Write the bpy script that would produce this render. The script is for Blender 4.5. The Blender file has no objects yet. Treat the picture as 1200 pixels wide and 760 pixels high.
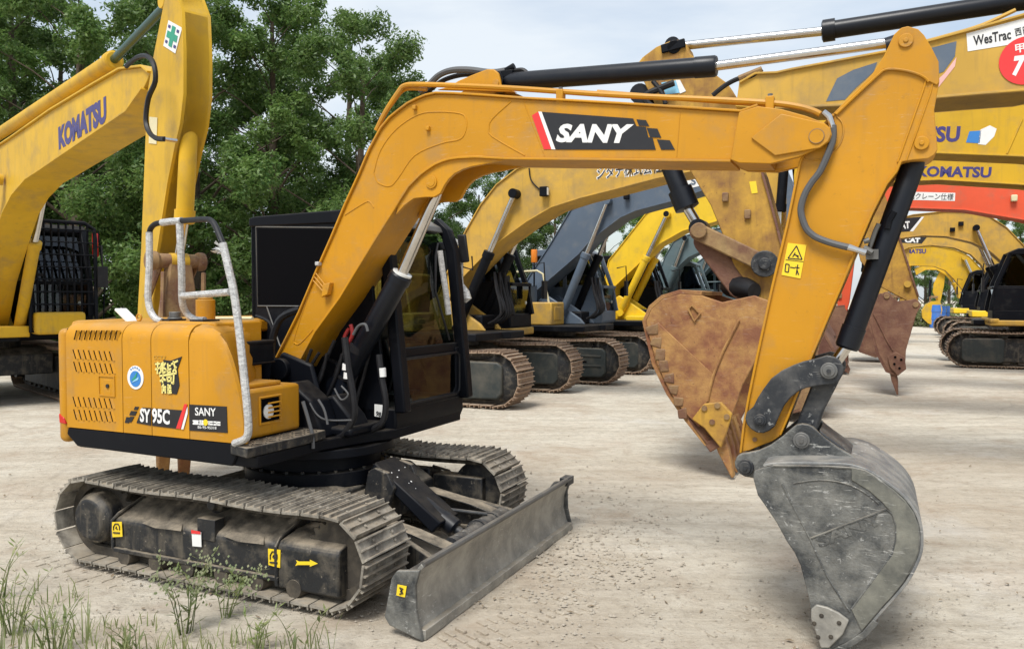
import bpy, bmesh, math, random
import numpy as np
from mathutils import Vector, Matrix, noise
R = math.radians
random.seed(7)
SC = bpy.context.scene
COL = SC.collection

# ---------------------------------------------------------------- camera, light, exposure
TH = math.atan(31/940.)
cam_d = bpy.data.cameras.new('camera'); cam = bpy.data.objects.new('camera', cam_d); COL.objects.link(cam)
cam.location = (0, 0, 1.75); cam.rotation_euler = (R(90)-TH, 0, 0)
cam_d.sensor_width = 36; cam_d.lens = 36*940/1200.; cam_d.clip_end = 2000; cam_d.clip_start = 0.05
SC.camera = cam
SUN_EL, SUN_AZ = 58, 205       # azimuth clockwise from +Y (camera direction)
sd = bpy.data.lights.new('sun', 'SUN'); sun = bpy.data.objects.new('sun', sd); COL.objects.link(sun)
sd.energy = 2.6; sd.angle = R(22); sd.color = (1, .97, .92)
az = R(SUN_AZ); el = R(SUN_EL)
sv = Vector((math.sin(az)*math.cos(el), math.cos(az)*math.cos(el), math.sin(el)))
sun.rotation_euler = sv.to_track_quat('Z', 'Y').to_euler(); sun.location = (0, 0, 60)
W = bpy.data.worlds.new('World'); SC.world = W; W.use_nodes = True
nt = W.node_tree; N = nt.nodes; L = nt.links; N.clear()
out = N.new('ShaderNodeOutputWorld'); bg = N.new('ShaderNodeBackground'); bg.inputs[1].default_value = .12
sky = N.new('ShaderNodeTexSky'); sky.sky_type = 'NISHITA'; sky.sun_disc = False
sky.sun_elevation = el; sky.sun_rotation = az; sky.air_density = 1.2; sky.dust_density = 2.0
tc = N.new('ShaderNodeTexCoord'); mp = N.new('ShaderNodeMapping'); mp.inputs['Scale'].default_value = (1, 1, 2.6)
nz = N.new('ShaderNodeTexNoise'); nz.inputs['Scale'].default_value = 2.1; nz.inputs['Detail'].default_value = 6; nz.inputs['Roughness'].default_value = .55
nz.inputs['Distortion'].default_value = .3
cr = N.new('ShaderNodeValToRGB'); cr.color_ramp.elements[0].position = .36; cr.color_ramp.elements[1].position = .60
cr.color_ramp.elements[0].color = (.42, .42, .42, 1); cr.color_ramp.elements[1].color = (.97, .97, .97, 1)
mx = N.new('ShaderNodeMix'); mx.data_type = 'RGBA'; mx.inputs[7].default_value = (4.85, 5.25, 5.65, 1)
L.new(tc.outputs['Generated'], mp.inputs[0]); L.new(mp.outputs[0], nz.inputs[0]); L.new(nz.outputs[0], cr.inputs[0])
L.new(cr.outputs[0], mx.inputs[0]); L.new(sky.outputs[0], mx.inputs[6]); L.new(mx.outputs[2], bg.inputs[0]); L.new(bg.outputs[0], out.inputs[0])
SC.view_settings.view_transform = 'Standard'; SC.view_settings.look = 'None'; SC.view_settings.gamma = 1
SC.view_settings.exposure = 0.55

# ---------------------------------------------------------------- survey frame: where a sight line meets a real plane of a machine
FP, U0, V0, CH = 940., 600., 380., 1.75
FW = Vector((0, math.cos(TH), -math.sin(TH))); UP = Vector((0, math.sin(TH), math.cos(TH))); RT = Vector((1, 0, 0)); CP = Vector((0, 0, CH))
def ray(u, v): return RT*((u-U0)/FP) - UP*((v-V0)/FP) + FW
class Frame:
    def __init__(s, ox, oy, deg):
        a = R(deg); s.o = Vector((ox, oy, 0)); s.f = Vector((math.cos(a), math.sin(a), 0)); s.l = Vector((-math.sin(a), math.cos(a), 0)); s.a = a
    def Y(s, u, v, y0):      # -> local (x, z) on the plane y = y0
        r = ray(u, v); t = (y0-(CP-s.o).dot(s.l))/r.dot(s.l); p = CP+r*t-s.o; return (p.dot(s.f), p.z)
    def X(s, u, v, x0):
        r = ray(u, v); t = (x0-(CP-s.o).dot(s.f))/r.dot(s.f); p = CP+r*t-s.o; return (p.dot(s.l), p.z)
    def Z(s, u, v, z0=0):
        r = ray(u, v); t = (z0-CH)/r.z; p = CP+r*t-s.o; return (p.dot(s.f), p.dot(s.l))
    def P(s, pts, y0): return [s.Y(u, v, y0) for u, v in pts]
    def P3(s, pts, y0): return [(lambda q: (q[0], y0, q[1]))(s.Y(u, v, y0)) for u, v in pts]

# ---------------------------------------------------------------- mesh builder
class G:
    def __init__(s): s.v = []; s.f = []
    def add(s, v, f):
        n = len(s.v); s.v += [tuple(p) for p in v]; s.f += [tuple(i+n for i in q) for q in f]; return s
    def box(s, x0, x1, y0, y1, z0, z1):
        return s.add([(x0,y0,z0),(x1,y0,z0),(x1,y1,z0),(x0,y1,z0),(x0,y0,z1),(x1,y0,z1),(x1,y1,z1),(x0,y1,z1)],
                     [(0,3,2,1),(4,5,6,7),(0,1,5,4),(1,2,6,5),(2,3,7,6),(3,0,4,7)])
    def prism(s, pts, y0, y1, ax='y'):
        n = len(pts)
        if ax == 'y': v = [(a, y0, b) for a, b in pts]+[(a, y1, b) for a, b in pts]
        elif ax == 'x': v = [(y0, a, b) for a, b in pts]+[(y1, a, b) for a, b in pts]
        else: v = [(a, b, y0) for a, b in pts]+[(a, b, y1) for a, b in pts]
        return s.add(v, [tuple(range(n)), tuple(range(2*n-1, n-1, -1))]+[(i, i+n, (i+1) % n+n, (i+1) % n) for i in range(n)])
    def ribbon(s, pts, y0, y1, t, closed=False):   # plate of thickness t following a line in xz
        P = [Vector((a, 0, b)) for a, b in pts]; n = len(P); v = []
        for i in range(n):
            a = P[(i-1) % n] if (i > 0 or closed) else P[i]; b = P[(i+1) % n] if (i < n-1 or closed) else P[i]
            d = (b-a).normalized(); nn = Vector((-d.z, 0, d.x))*t
            q = P[i]+nn
            v += [(P[i].x, y0, P[i].z), (P[i].x, y1, P[i].z), (q.x, y1, q.z), (q.x, y0, q.z)]
        f = []
        m = n if closed else n-1
        for i in range(m):
            a = 4*i; b = 4*((i+1) % n)
            for k in range(4): f.append((a+k, a+(k+1) % 4, b+(k+1) % 4, b+k))
        if not closed: f += [(0, 1, 2, 3), (4*n-1, 4*n-2, 4*n-3, 4*n-4)]
        return s.add(v, f)
    def tube(s, pts, r, n=8, closed=False):
        P = [Vector(p) for p in pts]; m = len(P); rr = r if isinstance(r, (list, tuple)) else [r]*m; v = []; ref = None
        for i in range(m):
            a = P[i-1] if (i > 0 or closed) else P[i]; b = P[(i+1) % m] if (i < m-1 or closed) else P[i]
            d = (b-a).normalized()
            if ref is None: ref = d.orthogonal().normalized()
            ref = (ref-d*ref.dot(d)).normalized(); c = d.cross(ref)
            for k in range(n):
                t = 2*math.pi*k/n; v.append(P[i]+(ref*math.cos(t)+c*math.sin(t))*rr[i])
        f = []
        for i in range(m if closed else m-1):
            j = (i+1) % m
            for k in range(n): f.append((i*n+k, i*n+(k+1) % n, j*n+(k+1) % n, j*n+k))
        if not closed: f += [tuple(range(n-1, -1, -1)), tuple(range((m-1)*n, m*n))]
        return s.add(v, f)
    def cyl(s, p, q, r, n=16, r2=None): return s.tube([p, q], [r, r if r2 is None else r2], n)
    def cy(s, x, z, y0, y1, r, n=20): return s.cyl((x, y0, z), (x, y1, z), r, n)
    def bar(s, p, q, w, h):   # beam of w (sideways) x h
        p = Vector(p); q = Vector(q); d = (q-p).normalized(); a = d.cross(Vector((0, 0, 1)))
        a = Vector((0, 1, 0)) if a.length < 1e-3 else a.normalized(); b = a.cross(d).normalized(); v = []
        for o in (p, q):
            for i, j in ((-1,-1),(1,-1),(1,1),(-1,1)): v.append(o+a*i*w/2+b*j*h/2)
        return s.add(v, [(0,3,2,1),(4,5,6,7),(0,1,5,4),(1,2,6,5),(2,3,7,6),(3,0,4,7)])
    def mesh(s, name, mat, sm=.6):
        me = bpy.data.meshes.new(name); me.from_pydata(s.v, [], s.f)
        bm = bmesh.new(); bm.from_mesh(me); bmesh.ops.recalc_face_normals(bm, faces=bm.faces); bm.to_mesh(me); bm.free()
        me.materials.append(mat)
        me.polygons.foreach_set('use_smooth', [True]*len(me.polygons)); me.set_sharp_from_angle(angle=sm)
        return me
    def build(s, name, mat, parent=None, bevel=0, sm=.6, segs=2):
        return link(name, s.mesh(name, mat, sm), parent, bevel, segs)
def link(name, me, parent=None, bevel=0, segs=2):
    o = bpy.data.objects.new(name, me); COL.objects.link(o)
    if parent is not None: o.parent = parent
    if bevel:
        b = o.modifiers.new('bevel', 'BEVEL'); b.width = bevel; b.segments = segs; b.limit_method = 'ANGLE'; b.angle_limit = R(28); b.harden_normals = False
    return o
def tag(o, label=None, cat=None, group=None, kind=None):
    if label: o['label'] = label
    if cat: o['category'] = cat
    if group: o['group'] = group
    if kind: o['kind'] = kind
    return o
def empty(name, fr, z=0):
    o = bpy.data.objects.new(name, None); COL.objects.link(o); o.empty_display_size = .2
    o.location = (fr.o.x, fr.o.y, z); o.rotation_euler = (0, 0, fr.a); return o
def copy_tree(o, parent=None):
    c = o.copy(); COL.objects.link(c)
    if parent is not None: c.parent = parent
    for ch in [q for q in bpy.data.objects if q.parent == o]: copy_tree(ch, c)
    return c
def smoothpath(pts, k=6):
    P = [Vector(p) for p in pts]; o = []
    for i in range(len(P)-1):
        a = P[max(i-1, 0)]; b = P[i]; c = P[i+1]; d = P[min(i+2, len(P)-1)]
        for j in range(k):
            t = j/k; o.append(.5*((2*b)+(c-a)*t+(2*a-5*b+4*c-d)*t*t+(-a+3*b-3*c+d)*t**3))
    o.append(P[-1]); return o
def sp2(pts, k=5): return [(p.x, p.y) for p in smoothpath([(a, b, 0) for a, b in pts], k)]

# ---------------------------------------------------------------- materials
def newmat(name):
    m = bpy.data.materials.new(name); m.use_nodes = True; n = m.node_tree; b = n.nodes['Principled BSDF']; return m, n.nodes, n.links, b
def ramp(N, a, b, c0=(0,0,0,1), c1=(1,1,1,1)):
    r = N.new('ShaderNodeValToRGB'); r.color_ramp.elements[0].position = a; r.color_ramp.elements[1].position = b
    r.color_ramp.elements[0].color = c0; r.color_ramp.elements[1].color = c1; return r
def noisen(N, L, src, scale, detail=6, rough=.6, dist=0):
    n = N.new('ShaderNodeTexNoise'); n.inputs['Scale'].default_value = scale; n.inputs['Detail'].default_value = detail
    n.inputs['Roughness'].default_value = rough; n.inputs['Distortion'].default_value = dist; L.new(src, n.inputs['Vector']); return n
def mixn(N, L, fac, a, b):
    m = N.new('ShaderNodeMix'); m.data_type = 'RGBA'
    for s_, i in ((fac, 0), (a, 6), (b, 7)):
        if hasattr(s_, 'links') or hasattr(s_, 'is_linked'): L.new(s_, m.inputs[i])
        elif i == 0: m.inputs[0].default_value = s_
        else: m.inputs[i].default_value = (*s_[:3], 1)
    return m.outputs[2]
def mul(N, L, a, v):
    m = N.new('ShaderNodeMath'); m.operation = 'MULTIPLY'; L.new(a, m.inputs[0])
    if isinstance(v, float) or isinstance(v, int): m.inputs[1].default_value = v
    else: L.new(v, m.inputs[1])
    return m.outputs[0]
def coords(N, L, scale=(1,1,1)):
    t = N.new('ShaderNodeTexCoord'); m = N.new('ShaderNodeMapping'); m.inputs['Scale'].default_value = scale
    oi = N.new('ShaderNodeObjectInfo'); ad = N.new('ShaderNodeVectorMath'); ad.operation = 'ADD'
    cb = N.new('ShaderNodeCombineXYZ'); k = mul(N, L, oi.outputs['Random'], 13.0); L.new(k, cb.inputs[0]); L.new(k, cb.inputs[1])
    L.new(t.outputs['Object'], ad.inputs[0]); L.new(cb.outputs[0], ad.inputs[1]); L.new(ad.outputs[0], m.inputs[0]); return m.outputs[0]
def paint(name, col, rough=.35, scr=0, dirt=(.22,.17,.11), amount=.35, metallic=0, coat=.3, streak=.25, dust=.5, scale=3., chips=None, bump=.02, spec=.5):
    m, N, L, b = newmat(name); c = coords(N, L)
    big = noisen(N, L, c, scale*.35, 4, .6, .4); n1 = noisen(N, L, c, scale, 8, .65, .2)
    var = mixn(N, L, ramp_out(N, L, big.outputs[0], .3, .7), tuple(x*.86 for x in col), tuple(min(1, x*1.08) for x in col))
    r1 = ramp_out(N, L, n1.outputs[0], .58-amount*.3, .80-amount*.1)
    r1 = mul(N, L, r1, .28+amount*.9)
    o = mixn(N, L, r1, var, dirt)
    cs = coords(N, L, (9, 9, .8)); ns = noisen(N, L, cs, 1.6, 4, .6)
    rs = mul(N, L, ramp_out(N, L, ns.outputs[0], .55, .8), float(streak))
    o = mixn(N, L, rs, o, tuple(x*.6 for x in dirt))
    # settled dust on upward faces
    g = N.new('ShaderNodeNewGeometry'); sx = N.new('ShaderNodeSeparateXYZ'); L.new(g.outputs['Normal'], sx.inputs[0])
    up = ramp_out(N, L, sx.outputs[2], .45, 1.0); nd = noisen(N, L, c, 7., 5, .7)
    d = mul(N, L, mul(N, L, up, ramp_out(N, L, nd.outputs[0], .3, .65)), float(dust))
    o = mixn(N, L, d, o, (.36,.30,.22))
    if chips:
        nc = noisen(N, L, c, 22., 4, .75); o = mixn(N, L, mul(N, L, ramp_out(N, L, nc.outputs[0], .63, .68), float(chips[1])), o, chips[0])
    if scr:
        for rot, th in ((.5, .60), (-.9, .63)):
            t_ = N.new('ShaderNodeTexCoord'); m_ = N.new('ShaderNodeMapping'); m_.inputs['Rotation'].default_value = (0, rot, .3); m_.inputs['Scale'].default_value = (7, 14, 60); L.new(t_.outputs['Object'], m_.inputs[0])
            q_ = noisen(N, L, m_.outputs[0], 1.3, 5, .7); w_ = noisen(N, L, c, 2.5, 3, .6)
            o = mixn(N, L, mul(N, L, mul(N, L, ramp_out(N, L, q_.outputs[0], th, th+.05), ramp_out(N, L, w_.outputs[0], .45, .6)), float(scr)), o, (.66,.65,.61))
    L.new(o, b.inputs['Base Color'])
    rr = N.new('ShaderNodeMapRange'); rr.inputs[3].default_value = rough; rr.inputs[4].default_value = min(1, rough+.35); L.new(n1.outputs[0], rr.inputs[0]); L.new(rr.outputs[0], b.inputs['Roughness'])
    b.inputs['Metallic'].default_value = metallic; b.inputs['Coat Weight'].default_value = coat; b.inputs['Coat Roughness'].default_value = .25
    b.inputs['Specular IOR Level'].default_value = spec
    if bump:
        bp = N.new('ShaderNodeBump'); bp.inputs['Strength'].default_value = min(1, bump*12); bp.inputs['Distance'].default_value = bump*.12
        nb = noisen(N, L, c, 14., 6, .7); L.new(nb.outputs[0], bp.inputs['Height']); L.new(bp.outputs[0], b.inputs['Normal'])
    return m
def ramp_out(N, L, src, a, b, c0=(0,0,0,1), c1=(1,1,1,1)):
    r = ramp(N, a, b, c0, c1); L.new(src, r.inputs[0]); return r.outputs[0]
def flat(name, col, rough=.5, metallic=0, spec=.5, wear=.12):
    m, N, L, b = newmat(name); c = coords(N, L); n = noisen(N, L, c, 9., 5, .65)
    L.new(mixn(N, L, mul(N, L, ramp_out(N, L, n.outputs[0], .45, .75), float(wear)*2), col, tuple(x*.55+.05 for x in col)), b.inputs['Base Color'])
    b.inputs['Roughness'].default_value = rough; b.inputs['Metallic'].default_value = metallic; b.inputs['Specular IOR Level'].default_value = spec; return m

M = {}
M['amber'] = paint('amber_paint', (.535,.245,.008), .36, amount=.26, streak=.22, dust=.28, coat=.08, spec=.3, bump=.016, scr=.10, chips=((.25,.13,.03),.25))
M['tan'] = paint('tan_yellow_paint', (.56,.335,.055), .45, amount=.45, streak=.3, dust=.35, coat=.03, spec=.3)
M['tanold'] = paint('weathered_tan_paint', (.52,.30,.05), .55, dirt=(.20,.10,.05), amount=.75, streak=.6, dust=.3, coat=0, spec=.25, scale=4., bump=.03, chips=((.16,.07,.03),.8))
M['yellow'] = paint('yellow_paint', (.62,.37,.018), .42, amount=.32, streak=.25, dust=.3, coat=.05, spec=.3)
M['bright'] = paint('bright_yellow_paint', (.80,.52,.012), .4, amount=.18, streak=.12, dust=.3, coat=.15)
M['slate'] = paint('slate_blue_paint', (.085,.118,.165), .45, amount=.25, streak=.12, dust=.35, dirt=(.2,.2,.19), coat=.15)
M['teal'] = paint('grey_teal_paint', (.10,.15,.165), .45, amount=.25, streak=.12, dust=.3, dirt=(.2,.2,.19), coat=.15)
M['red'] = paint('orange_red_paint', (.72,.085,.025), .42, amount=.2, streak=.12, dust=.3, coat=.15)
M['blue'] = paint('blue_paint', (.03,.16,.55), .45, amount=.2)
M['black'] = paint('black_paint', (.004,.005,.008), .34, dirt=(.05,.047,.043), amount=.10, streak=.06, dust=.12, coat=.03, bump=.008, spec=.13)
M['cylblack'] = paint('cylinder_black_paint', (.004,.006,.011), .24, dirt=(.04,.036,.03), amount=.1, streak=.04, dust=.08, coat=.10, bump=.004, spec=.3)
M['mudblack'] = paint('muddy_black_paint', (.010,.011,.013), .42, dirt=(.20,.17,.125), amount=.36, streak=1.0, dust=.95, coat=0, scale=9., bump=.06, chips=((.30,.26,.20),.5))
M['link'] = paint('worn_black_steel', (.016,.019,.024), .40, scr=.3, dirt=(.15,.145,.135), amount=.42, streak=.2, dust=.35, coat=0, scale=7., bump=.03, chips=((.42,.42,.40),.5))
M['bucket'] = paint('scraped_grey_steel', (.040,.044,.047), .34, dirt=(.30,.295,.265), amount=.66, streak=.55, dust=.75, coat=0, scale=6., bump=.08, chips=((.55,.55,.53),.45), metallic=.2, scr=.5)
M['shellm'] = paint('scraped_bright_shell', (.13,.14,.15), .34, scr=.9, dirt=(.38,.37,.34), amount=.85, streak=.3, dust=.3, coat=0, scale=7., bump=.06, chips=((.04,.04,.045),.5), metallic=.3)
M['band'] = paint('scuffed_olive_grey_steel', (.085,.087,.078), .4, scr=.3, dirt=(.25,.245,.20), amount=.75, streak=.3, dust=.3, coat=0, scale=6., bump=.05)
M['bladem'] = paint('scraped_blade_steel', (.19,.185,.17), .36, scr=.7, dirt=(.42,.40,.35), amount=.9, streak=.9, dust=.6, coat=0, scale=6., bump=.05, chips=((.48,.47,.44),.6), metallic=.25)
M['shoe'] = paint('track_shoe_steel', (.085,.076,.065), .5, dirt=(.46,.42,.35), amount=.85, streak=.1, dust=1.0, coat=0, scale=8., bump=.05, metallic=.15)
M['shoerust'] = paint('rusty_track_shoe', (.22,.14,.095), .65, dirt=(.40,.30,.21), amount=.7, streak=.1, dust=.8, coat=0, scale=8., bump=.05)
M['chain'] = paint('track_chain', (.045,.038,.03), .6, dirt=(.17,.14,.1), amount=.5, streak=.1, dust=.6, coat=0, scale=8., bump=.05)
M['rust'] = paint('rusty_bucket', (.22,.085,.04), .6, scr=.2, dirt=(.62,.37,.11), amount=.58, streak=.4, dust=.15, coat=0, scale=3.4, bump=.08, chips=((.07,.03,.018),.7))
M['rustdark'] = paint('dark_rusty_bucket', (.13,.052,.034), .6, scr=.15, dirt=(.30,.17,.10), amount=.6, streak=.5, dust=.3, coat=0, scale=3.5, bump=.08, chips=((.05,.025,.018),.7))
M['rustlink'] = paint('rusty_linkage', (.16,.075,.042), .6, scr=.2, chips=((.05,.03,.02),.7), dirt=(.42,.29,.12), amount=.6, streak=.5, dust=.2, coat=0, scale=4., bump=.06)
M['cover'] = paint('dull_green_black_cover', (.022,.029,.029), .5, dirt=(.13,.115,.09), amount=.35, streak=.35, dust=.6, coat=0)
M['chrome'] = flat('chrome_rod', (.62,.60,.57), .16, 1.0, wear=.25)
M['pin'] = paint('pin_steel', (.16,.16,.155), .4, amount=.5, dirt=(.08,.07,.06), metallic=.5, coat=0)
M['rubber'] = flat('rubber', (.010,.010,.012), .5, 0, .3)
M['hose'] = flat('braided_hose', (.085,.087,.09), .55, 0, .4, wear=.3)
M['white'] = flat('white_print', (.78,.78,.76), .5)
M['redp'] = flat('red_print', (.72,.03,.03), .45)
M['darkred'] = flat('dark_red_sleeve', (.25,.012,.012), .5)
M['pink'] = flat('faded_pink_print', (.75,.42,.38), .5)
M['blackp'] = flat('black_print', (.010,.010,.013), .45, wear=.05)
M['yelp'] = flat('yellow_print', (.85,.60,.02), .5)
M['gold'] = flat('gold_print', (.78,.68,.22), .4)
M['darkgreen'] = flat('dark_green_rod', (.012,.055,.035), .25)
M['greenp'] = flat('green_print', (.02,.30,.18), .5)
M['bluep'] = flat('blue_print', (.03,.20,.55), .5)
M['navyp'] = flat('navy_print', (.045,.035,.17), .5)
M['skyp'] = flat('light_blue_print', (.25,.55,.75), .5)
M['cream'] = flat('cream_paint', (.70,.62,.38), .5)
M['dark'] = flat('black_and_shade', (.003,.003,.004), .8, 0, .05, wear=0)  # near-black for black parts and for shade painted into slots and recesses
M['seat'] = flat('seat_fabric', (.03,.03,.033), .85)
M['lamp'] = flat('lamp_lens', (.75,.75,.72), .15)
M['redlens'] = flat('red_lens', (.55,.02,.015), .2)
M['amberlens'] = flat('amber_lens', (.75,.22,.02), .25)
def mk_wrap():
    m, N, L, b = newmat('plastic_film_wrap'); c = coords(N, L, (1, 1, 2.2)); n = noisen(N, L, c, 24., 6, .7, 1.2)
    L.new(mixn(N, L, ramp_out(N, L, n.outputs[0], .30, .62), (.20,.20,.205), (.60,.60,.585)), b.inputs['Base Color'])
    b.inputs['Roughness'].default_value = .22; b.inputs['Specular IOR Level'].default_value = .8
    bp = N.new('ShaderNodeBump'); bp.inputs['Strength'].default_value = .8; bp.inputs['Distance'].default_value = .006; L.new(n.outputs[0], bp.inputs['Height']); L.new(bp.outputs[0], b.inputs['Normal']); return m
M['wrap'] = mk_wrap()
def mk_glass(name, tint, mixf, rough=.03):
    m, N, L, b = newmat(name); o = N['Material Output']; t = N.new('ShaderNodeBsdfTransparent'); t.inputs[0].default_value = (*tint, 1)
    g = N.new('ShaderNodeBsdfGlossy'); g.inputs['Roughness'].default_value = rough; g.inputs[0].default_value = (.9,.95,1,1)
    f = N.new('ShaderNodeLayerWeight'); p_ = N.new('ShaderNodeMath'); p_.operation = 'POWER'; p_.inputs[1].default_value = 5; L.new(f.outputs['Facing'], p_.inputs[0]); a = N.new('ShaderNodeMath'); a.operation = 'ADD'; a.inputs[1].default_value = mixf; L.new(p_.outputs[0], a.inputs[0])
    x = N.new('ShaderNodeMixShader'); L.new(a.outputs[0], x.inputs[0]); L.new(t.outputs[0], x.inputs[1]); L.new(g.outputs[0], x.inputs[2]); L.new(x.outputs[0], o.inputs[0]); return m
M['glass'] = mk_glass('cab_glass', (.44,.49,.45), .05)
M['darkglass'] = mk_glass('tinted_cab_glass', (.10,.11,.13), .02)
def mk_leaf(name, c1, c2, c3):
    m, N, L, b = newmat(name); t = N.new('ShaderNodeTexCoord'); n = noisen(N, L, t.outputs['Object'], .9, 3, .6); n2 = noisen(N, L, t.outputs['Object'], 9., 3, .7)
    a = mixn(N, L, ramp_out(N, L, n.outputs[0], .35, .65), c1, c2); a = mixn(N, L, ramp_out(N, L, n2.outputs[0], .45, .7), a, c3)
    oi = N.new('ShaderNodeObjectInfo'); h = N.new('ShaderNodeHueSaturation'); mr = N.new('ShaderNodeMapRange'); mr.inputs[3].default_value = .75; mr.inputs[4].default_value = 1.25
    L.new(oi.outputs['Random'], mr.inputs[0]); L.new(mr.outputs[0], h.inputs['Value']); L.new(a, h.inputs['Color']); L.new(h.outputs[0], b.inputs['Base Color']); b.inputs['Roughness'].default_value = .5
    tr = N.new('ShaderNodeBsdfTranslucent'); L.new(h.outputs[0], tr.inputs[0]); x = N.new('ShaderNodeMixShader'); x.inputs[0].default_value = .48
    o = N['Material Output']; L.new(b.outputs[0], x.inputs[1]); L.new(tr.outputs[0], x.inputs[2]); L.new(x.outputs[0], o.inputs[0]); return m
M['leaf'] = mk_leaf('tree_leaves', (.070,.155,.034), (.135,.235,.052), (.25,.34,.10))
M['weed'] = mk_leaf('weed_leaves', (.16,.22,.07), (.24,.28,.11), (.36,.35,.18))
M['bark'] = paint('bark', (.075,.055,.038), .85, amount=.4, coat=0, bump=.1, scale=6)
def mk_ground():
    m, N, L, b = newmat('dusty_concrete_yard'); t = N.new('ShaderNodeTexCoord'); o = t.outputs['Object']
    mp = N.new('ShaderNodeMapping'); mp.inputs['Scale'].default_value = (.35, 1.6, 1); mp.inputs['Rotation'].default_value = (0, 0, R(8)); L.new(o, mp.inputs[0])
    n1 = noisen(N, L, o, .35, 6, .6, .5); n2 = noisen(N, L, mp.outputs[0], 2.6, 12, .78, .5); n3 = noisen(N, L, o, 9., 8, .75); n4 = noisen(N, L, o, .6, 3, .5, .8)
    c = mixn(N, L, ramp_out(N, L, n2.outputs[0], .33, .67), (.45,.40,.315), (.70,.65,.545))
    c = mixn(N, L, mul(N, L, ramp_out(N, L, n1.outputs[0], .45, .7), .55), c, (.40,.325,.24))
    mp3 = N.new('ShaderNodeMapping'); mp3.inputs['Scale'].default_value = (.5, 2.4, 1); mp3.inputs['Rotation'].default_value = (0, 0, R(-12)); L.new(o, mp3.inputs[0])
    n6 = noisen(N, L, mp3.outputs[0], 5.5, 12, .8, .4)
    c = mixn(N, L, mul(N, L, ramp_out(N, L, n6.outputs[0], .53, .68), .38), c, (.27,.235,.19))
    c = mixn(N, L, mul(N, L, ramp_out(N, L, n4.outputs[0], .60, .78), .35), c, (.36,.22,.16))
    c = mixn(N, L, mul(N, L, ramp_out(N, L, n3.outputs[0], .48, .70), .5), c, (.22,.185,.145))
    n5 = noisen(N, L, o, 45., 4, .8); c = mixn(N, L, mul(N, L, ramp_out(N, L, n5.outputs[0], .55, .66), .45), c, (.66,.63,.57)); n7 = noisen(N, L, o, 28., 5, .8); c = mixn(N, L, mul(N, L, ramp_out(N, L, n7.outputs[0], .60, .68), .5), c, (.17,.14,.11))
    n8 = noisen(N, L, o, .9, 9, .72, .7); n9 = noisen(N, L, o, .5, 7, .7, .3)
    c = mixn(N, L, mul(N, L, ramp_out(N, L, n8.outputs[0], .52, .64), .5), c, (.37,.275,.195)); c = mixn(N, L, mul(N, L, ramp_out(N, L, n9.outputs[0], .56, .66), .5), c, (.66,.64,.59))
    # brown earth where the nearest machine stands, pale concrete beyond
    sx = N.new('ShaderNodeSeparateXYZ'); L.new(o, sx.inputs[0])
    near = N.new('ShaderNodeMapRange'); near.inputs[1].default_value = 11.; near.inputs[2].default_value = 3.5; L.new(sx.outputs[1], near.inputs[0])
    ne = mul(N, L, near.outputs[0], ramp_out(N, L, n1.outputs[0], .3, .6)); c = mixn(N, L, mul(N, L, ne, .45), c, (.36,.28,.20))
    vo = N.new('ShaderNodeTexVoronoi'); vo.feature = 'DISTANCE_TO_EDGE'; vo.inputs['Scale'].default_value = .22; vo.inputs['Randomness'].default_value = .9
    wa = N.new('ShaderNodeVectorMath'); wa.operation = 'ADD'; L.new(o, wa.inputs[0]); sc_ = N.new('ShaderNodeVectorMath'); sc_.operation = 'SCALE'; sc_.inputs['Scale'].default_value = 1.2; L.new(n1.outputs['Color'], sc_.inputs[0]); L.new(sc_.outputs[0], wa.inputs[1]); L.new(wa.outputs[0], vo.inputs['Vector'])
    ck = ramp_out(N, L, vo.outputs['Distance'], .0, .006, (1,1,1,1), (0,0,0,1)); c = mixn(N, L, mul(N, L, ck, .18), c, (.16,.13,.10))
    L.new(c, b.inputs['Base Color']); b.inputs['Roughness'].default_value = .9; b.inputs['Specular IOR Level'].default_value = .25
    bp = N.new('ShaderNodeBump'); bp.inputs['Strength'].default_value = .8; bp.inputs['Distance'].default_value = .035
    sm = N.new('ShaderNodeMath'); sm.operation = 'ADD'; L.new(n3.outputs[0], sm.inputs[0]); L.new(n2.outputs[0], sm.inputs[1]); L.new(sm.outputs[0], bp.inputs['Height']); L.new(bp.outputs[0], b.inputs['Normal']); return m
M['ground'] = mk_ground()
M['stone'] = paint('stone', (.40,.36,.30), .9, amount=.4, coat=0, bump=.05)

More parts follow.
